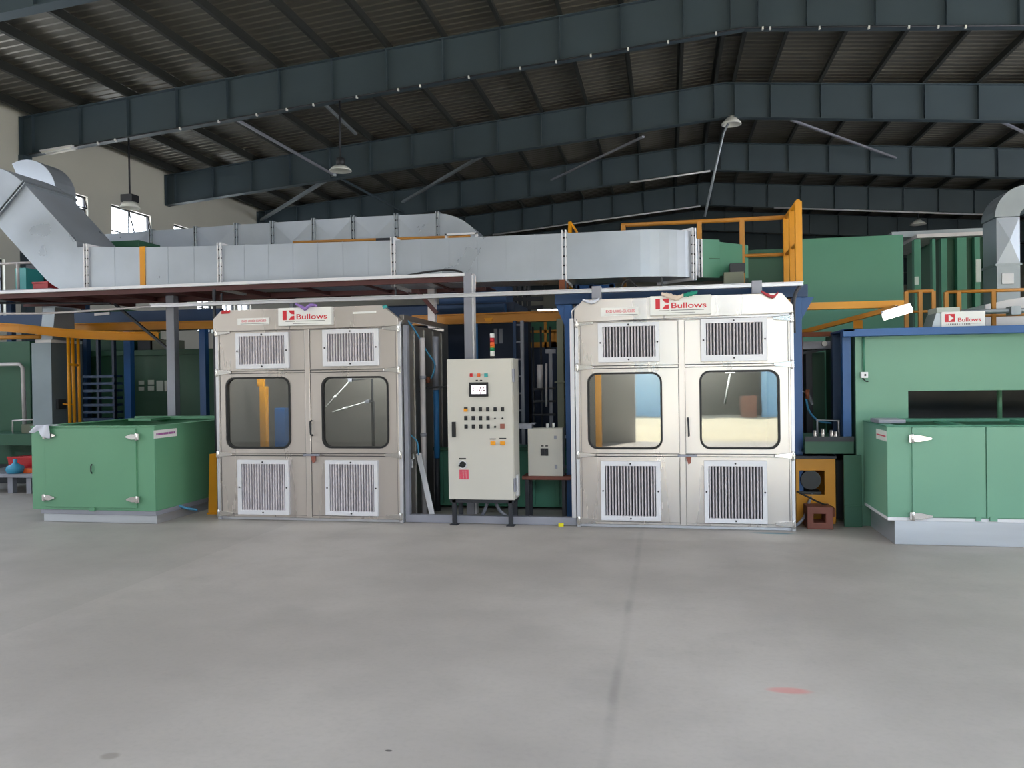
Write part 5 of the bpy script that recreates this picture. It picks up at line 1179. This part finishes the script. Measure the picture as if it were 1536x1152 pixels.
# upper walkway rails behind the sign
zw1 = at(1370, 437, 10.4).z; zd1 = 2.05
def railing(label, pxs, pyt, Y, m='paint_amber', zb_=zd1, mid=None):
    z = at(pxs[len(pxs)//2], pyt, Y).z; x0, x1 = at(pxs[0], pyt, Y).x, at(pxs[-1], pyt, Y).x
    t = thing('walkway_rail', label, 'railing', ((x0+x1)/2, Y, zb_))
    MB().tube([(x0, Y, z), (x1, Y, z)], .02, 8).build('top_rail', m, t)
    for px in pxs: x = at(px, pyt, Y).x; MB().box(x-.022, x+.022, Y-.02, Y+.02, zb_, z).build('post', m, t)
    if mid: zz_ = at(pxs[0], mid, Y).z; MB().tube([(x0, Y, zz_), (x1, Y, zz_)], .016, 8).build('mid_rail', m, t)
railing('amber walkway rail right of the tall green oven, left section', (1359, 1380, 1400), 437, 10.4, mid=468)
railing('amber walkway rail behind the sign box, right section', (1419, 1438, 1490, 1545), 436, 10.4, mid=475)
q = rect(1478, 450, 1536, 478, 10.9); solo('white_machine', 'pale machine cover behind the amber rail at the right edge', 'machine', MB().prism([(q[0], 10.9, 2.0), (q[1]+.5, 10.9, 2.0), (q[1]+.5, 10.9, q[3]+.1), (q[1]-.2, 10.9, q[3]), (q[0], 10.9, q[3]-.05)], (0, .6, 0)), 'white_metal')
solo('rear_walkway', 'dark walkway deck behind the right oven roof', 'walkway', MB().box(at(1345, 470, 10.4).x, at(1560, 470, 10.4).x, 10.3, 11.9, 1.9, 2.0), 'dark_steel')
q = rect(1517, 459, 1532, 472, 10.0); solo('valve_actuator', 'small grey green valve actuator above the blue beam at right', 'valve', MB().box(q[0], q[1], 10.0, 10.15, q[2], q[3]).tube([(q[0]-.5, 10.08, q[2]+.05), (q[1]+.5, 10.08, q[2]+.05)], .03), 'galvanised_dull')
# yellow conveyor arms and tube light right of the booth
m = MB().bar(at(1199, 460, 9.0), at(1355, 456, 9.0), .07, .075)
solo('conveyor_beam', 'yellow square beam projecting right from the blue portal', 'beam', m, 'paint_yellow')
m = MB().bar(at(1201, 499, 9.5), at(1345, 461, 8.85), .05, .05)
m.bar(at(1287, 478, 9.1)+Vector((0, 0, -.02)), at(1287, 493, 9.0), .09, .012)
solo('slanted_rail', 'brown and yellow slanting rail arm above the blue frame', 'beam', m, 'paint_amber')
m = MB().box(at(1200, 500, 9.4).x, at(1248, 500, 9.4).x, 9.4, 9.47, at(1220, 505, 9.4).z, at(1220, 498, 9.4).z); e = rect(1200, 505, 1205, 690, 9.4); m.box(e[0], e[1], 9.4, 9.47, 0, at(1220, 505, 9.4).z)
solo('brown_frame', 'orange brown post and lintel right of the blue portal', 'frame', m, 'rust')
a, b = at(1325, 475.5, 8.45), at(1367, 463, 8.45); dv = (b-a).normalized()
t = thing('tube_light', 'lit white tube light tilted above the right oven', 'light', (a+b)/2)
MB().tube([a, b], .036, 14).build('tube', 'tube_lit', t); MB().bar(a+Vector((0, .05, .045)), b+Vector((0, .05, .045)), .06, .03).build('fitting', 'white_metal', t)
MB().tube([(a+b)/2+Vector((0, .05, .05)), at(1346, 459, 9.0)], .01, 6).build('hanger', 'dark_steel', t)
# dark green housing between portal and blue posts, pipes and gear there
e = rect(1205, 510, 1250, 660, 10.1); solo('green_backing', 'dark green enclosure behind the blue posts right of the booth', 'enclosure', MB().box(e[0]-.2, o0-.02, 10.2, 10.9, 0, at(1225, 528, 10.2).z), 'paint_green_dark')
t = thing('motor_unit', 'grey motor unit under the brown lintel right of the booth', 'motor', at(1225, 525, 9.8)); e = rect(1204, 512, 1247, 524, 9.8)
MB().box(e[0], e[1], 9.8, 10.15, e[2], e[3]).build('motor_case', 'steel_grey', t, .01); MB().cyl((e[1]-.08, 9.76, e[3]-.03), (e[1]-.08, 9.8, e[3]-.03), .03).build('cap', 'white_paint', t)
MB().bar((e[0], 9.85, e[2]-.04), (e[1]+.05, 9.85, e[2]+.02), .04, .03).build('mount', 'dark_steel', t)
MB().box(e[0]+.05, e[0]+.12, 9.9, 10.1, 0, e[2]).build('pedestal', 'dark_steel', t)
t = thing('spray_gun', 'brass spray gun hanging right of the right booth', 'spray gun', at(1211, 598, 9.0)); p = at(1211, 590, 9.0)
MB().cyl((p.x, 9, p.z-.06), (p.x, 9, p.z+.04), .022, 12).build('gun_body', 'rust', t); MB().bar((p.x+.005, 9, p.z-.0), (p.x+.05, 9, p.z-.12), .02, .03).build('grip', 'dark_steel', t); MB().tube([(p.x-.02, 9, p.z+.01), (p.x-.07, 8.98, p.z+.03)], .008).build('nozzle', 'chrome', t)
pipe('air_hose', 'blue hose hanging from the spray gun right of the booth', hcurve([at(1209, 597, 9.0), at(1212, 612, 9.05), at(1219, 624, 9.1), at(1230, 632, 9.15), at(1250, 635, 9.2)]), .011, 'hose_blue', 'hose')
t = thing('wash_trough', 'dark green trough with bright fittings between right booth and oven', 'trough', (at(1240, 660, 8.9).x, 8.9, 0)); e = rect(1207, 634, 1283, 668, 8.66); zr9 = at(1240, 655, 8.66).z
MB().box(e[0], o0-.03, 8.69, 9.25, .735, .77).box(e[0], o0-.03, 9.22, 9.25, .77, zr9).build('trough', 'paint_green_dark', t, .004)
MB().box(e[0], o0-.03, 8.66, 8.69, .735, zr9).build('front_plate', 'paint_green_dark', t, .003); MB().box(e[0], o0-.03, 8.65, 8.66, zr9-.05, zr9).build('edge', 'dark_steel', t)
for x in (e[0]+.05, o0-.12): MB().box(x, x+.06, 9.1, 9.16, 0, .735).build('leg', 'dark_steel', t)
for px, py in ((1222, 645), (1234, 643), (1247, 645), (1253, 647)): p = at(px, py, 8.72); MB().cyl((p.x, 8.72, .77), (p.x, 8.72, p.z), .022, 10).build('fitting', 'chrome', t)
p, q = at(1226, 630, 8.95), at(1258, 631, 8.95); MB().tube([(p.x, p.y, .77), p, q, (q.x, q.y, .77)], .012, 8).build('bar', 'aluminium', t)

# ================================================================ ROOF FITTINGS
def lamp(label, px, py_top, py_bot, Y, dome=True):
    a, b = at(px, py_top, Y), at(px, py_bot, Y); a.z = zraf(a.x)-RD
    t = thing('pendant_lamp', label, 'lamp', b, 'high bay lamps')
    MB().tube([a, (a.x, Y, b.z+.3)], .022, 8).build('drop_rod', 'dark_steel', t)
    if dome:
        MB().lathe((a.x, Y, b.z), [(.001, .11), (.12, .11), (.20, .07), (.255, .01), (.26, -.01), (.235, -.01), (.16, .05), (.001, .06)], 28).build('shade', 'lamp_white', t); MB().lathe((a.x, Y, b.z+.11), [(.001, 0), (.1, 0), (.1, .17), (.05, .2), (.001, .2)], 20).build('ballast_can', 'dark_steel', t)
    else:
        MB().box(a.x-.16, a.x+.16, Y-.14, Y+.14, b.z+.12, b.z+.3).build('ballast_box', 'dark_steel', t, .008); MB().lathe((a.x, Y, b.z-.02), [(.001, .14), (.16, .14), (.24, .0), (.22, 0), (.14, .1), (.001, .1)], 24).build('shade', 'lamp_white', t)
lamp('pendant lamp with square ballast box before the bright wall window', 193, 200, 311, 17.83, False)
lamp('pendant lamp on a long rod, above the left booth', 509, 137, 256, 17.83)
p = at(1097, 187, 23.83)
t = thing('pendant_lamp', 'pale dome lamp with a slanting stay rod under the ridge above the right booth', 'lamp', p, 'high bay lamps')
MB().lathe(p, [(.001, .24), (.10, .24), (.14, .18), (.27, .05), (.28, 0), (.25, 0), (.16, .1), (.001, .12)], 28).build('shade', 'lamp_white', t); MB().tube([p+Vector((0, 0, .24)), (p.x, p.y, zraf(p.x)-RD)], .03, 8).build('drop_rod', 'dark_steel', t)
MB().tube([at(1092, 186, 23.83), at(1085, 200, 23.8), at(1057, 325, 23.7)], .035, 8).build('stay_rod', 'galvanised_dull', t)
p = at(1377, 337, 35.83)
t = thing('pendant_lamp', 'small pale lamp far right above the ribbed tower', 'lamp', p, 'high bay lamps')
MB().lathe(p, [(.001, .2), (.10, .2), (.16, .15), (.30, .04), (.31, 0), (.27, 0), (.001, .1)], 24).build('shade', 'lamp_white', t); MB().tube([p+Vector((0, 0, .2)), (p.x, p.y, zraf(p.x)-RD)], .02, 8).build('drop_rod', 'dark_steel', t)
# roof bracing
def brace(label, a, b, Ya, Yb, m='steel_grey', w=.07):
    solo('wind_brace', label, 'brace', MB().bar(at(*a, Ya), at(*b, Yb), w, w*.8), m, 0)
brace('bright brace under the second rafter running down to the duct, left', (502, 262), (392, 330), 23.7, 29.7, 'galvanised_dull', .11)
brace('dark brace running from the first rafter to the second, left', (340, 171), (500, 262), 17.95, 23.8)
brace('dark brace running from the second rafter to the third, left', (500, 262), (605, 318), 23.9, 29.8, 'rafter_blue')
brace('short bright brace behind the first rafter, upper left', (473, 143), (534, 201), 17.95, 21.4, 'galvanised_dull')
brace('dull brace slanting between second and third rafters, centre', (734, 227), (604, 303), 23.95, 29.75, 'galvanised_dull', .10)
brace('dim brace slanting between second and third rafters, near the ridge', (965, 205), (827, 270), 23.95, 29.75)
brace('dim brace slanting down right of the ridge', (1187, 180), (1344, 237), 23.95, 29.7)
brace('dim brace at the right edge under the second rafter', (1480, 172), (1560, 210), 23.95, 28.5)
# cable run with clips along the first rafter
zc = lambda x: zraf(x)-RD-.03
t = thing('cable_run', 'thin cable with small white clips along the first rafter', 'cable', (0, 17.7, zc(0)))
MB().tube([(-15.7, 17.7, zc(-15.7)), (XRIDGE, 17.7, zc(XRIDGE)), (12, 17.7, zc(12))], .018, 6).build('cable', 'dark_steel', t)
for px, py in ((147, 213), (173, 207), (270, 185), (328, 172), (385, 156), (430, 148), (470, 142), (535, 130), (597, 115), (630, 113), (703, 98), (780, 82), (834, 72), (886, 65), (942, 55), (1002, 49), (1074, 42), (1144, 34), (1155, 33), (1229, 25), (1303, 18), (1363, 17), (1407, 15), (1448, 14)):
    x = at(px, py, 17.7).x; MB().box(x-.018, x+.018, 17.67, 17.73, zc(x)-.05, zc(x)+.01).build('clip', 'white_paint', t)
a, b = at(62, 232, 17.6), at(105, 222, 17.6); zq = zraf((a.x+b.x)/2)-RD
t = thing('tube_fitting', 'twin tube light fitting under the first rafter end at left', 'light', ((a.x+b.x)/2, 17.6, zq-.1))
for y in (17.62, 17.78): MB().tube([(a.x, y, zraf(a.x)-RD-.07), (b.x, y, zraf(b.x)-RD-.07)], .03, 10).build('tube', 'white_paint', t)
MB().bar((a.x-.05, 17.7, zraf(a.x)-RD-.03), (b.x+.05, 17.7, zraf(b.x)-RD-.03), .2, .04).build('fitting', 'white_metal', t)
def run(label, Y, xa, xb):
    pts_ = [(xa, Y-.16, zraf(xa)-RD-.05)]+([(XRIDGE, Y-.16, zraf(XRIDGE)-RD-.05)] if xa < XRIDGE < xb else [])+[(xb, Y-.16, zraf(xb)-RD-.05)]
    solo('conduit_run', label, 'conduit', MB().tube(pts_, .035, 6), 'white_metal', 0)
run('white conduit under the fourth rafter left of the ridge', 35.83, at(740, 345, 35.83).x, at(1050, 290, 35.83).x)
run('white conduit under the fourth rafter right of the ridge', 35.83, at(1160, 300, 35.83).x, at(1490, 311, 35.83).x)
run('white conduit under the third rafter right of centre', 29.83, at(945, 272, 29.83).x, at(1065, 258, 29.83).x)
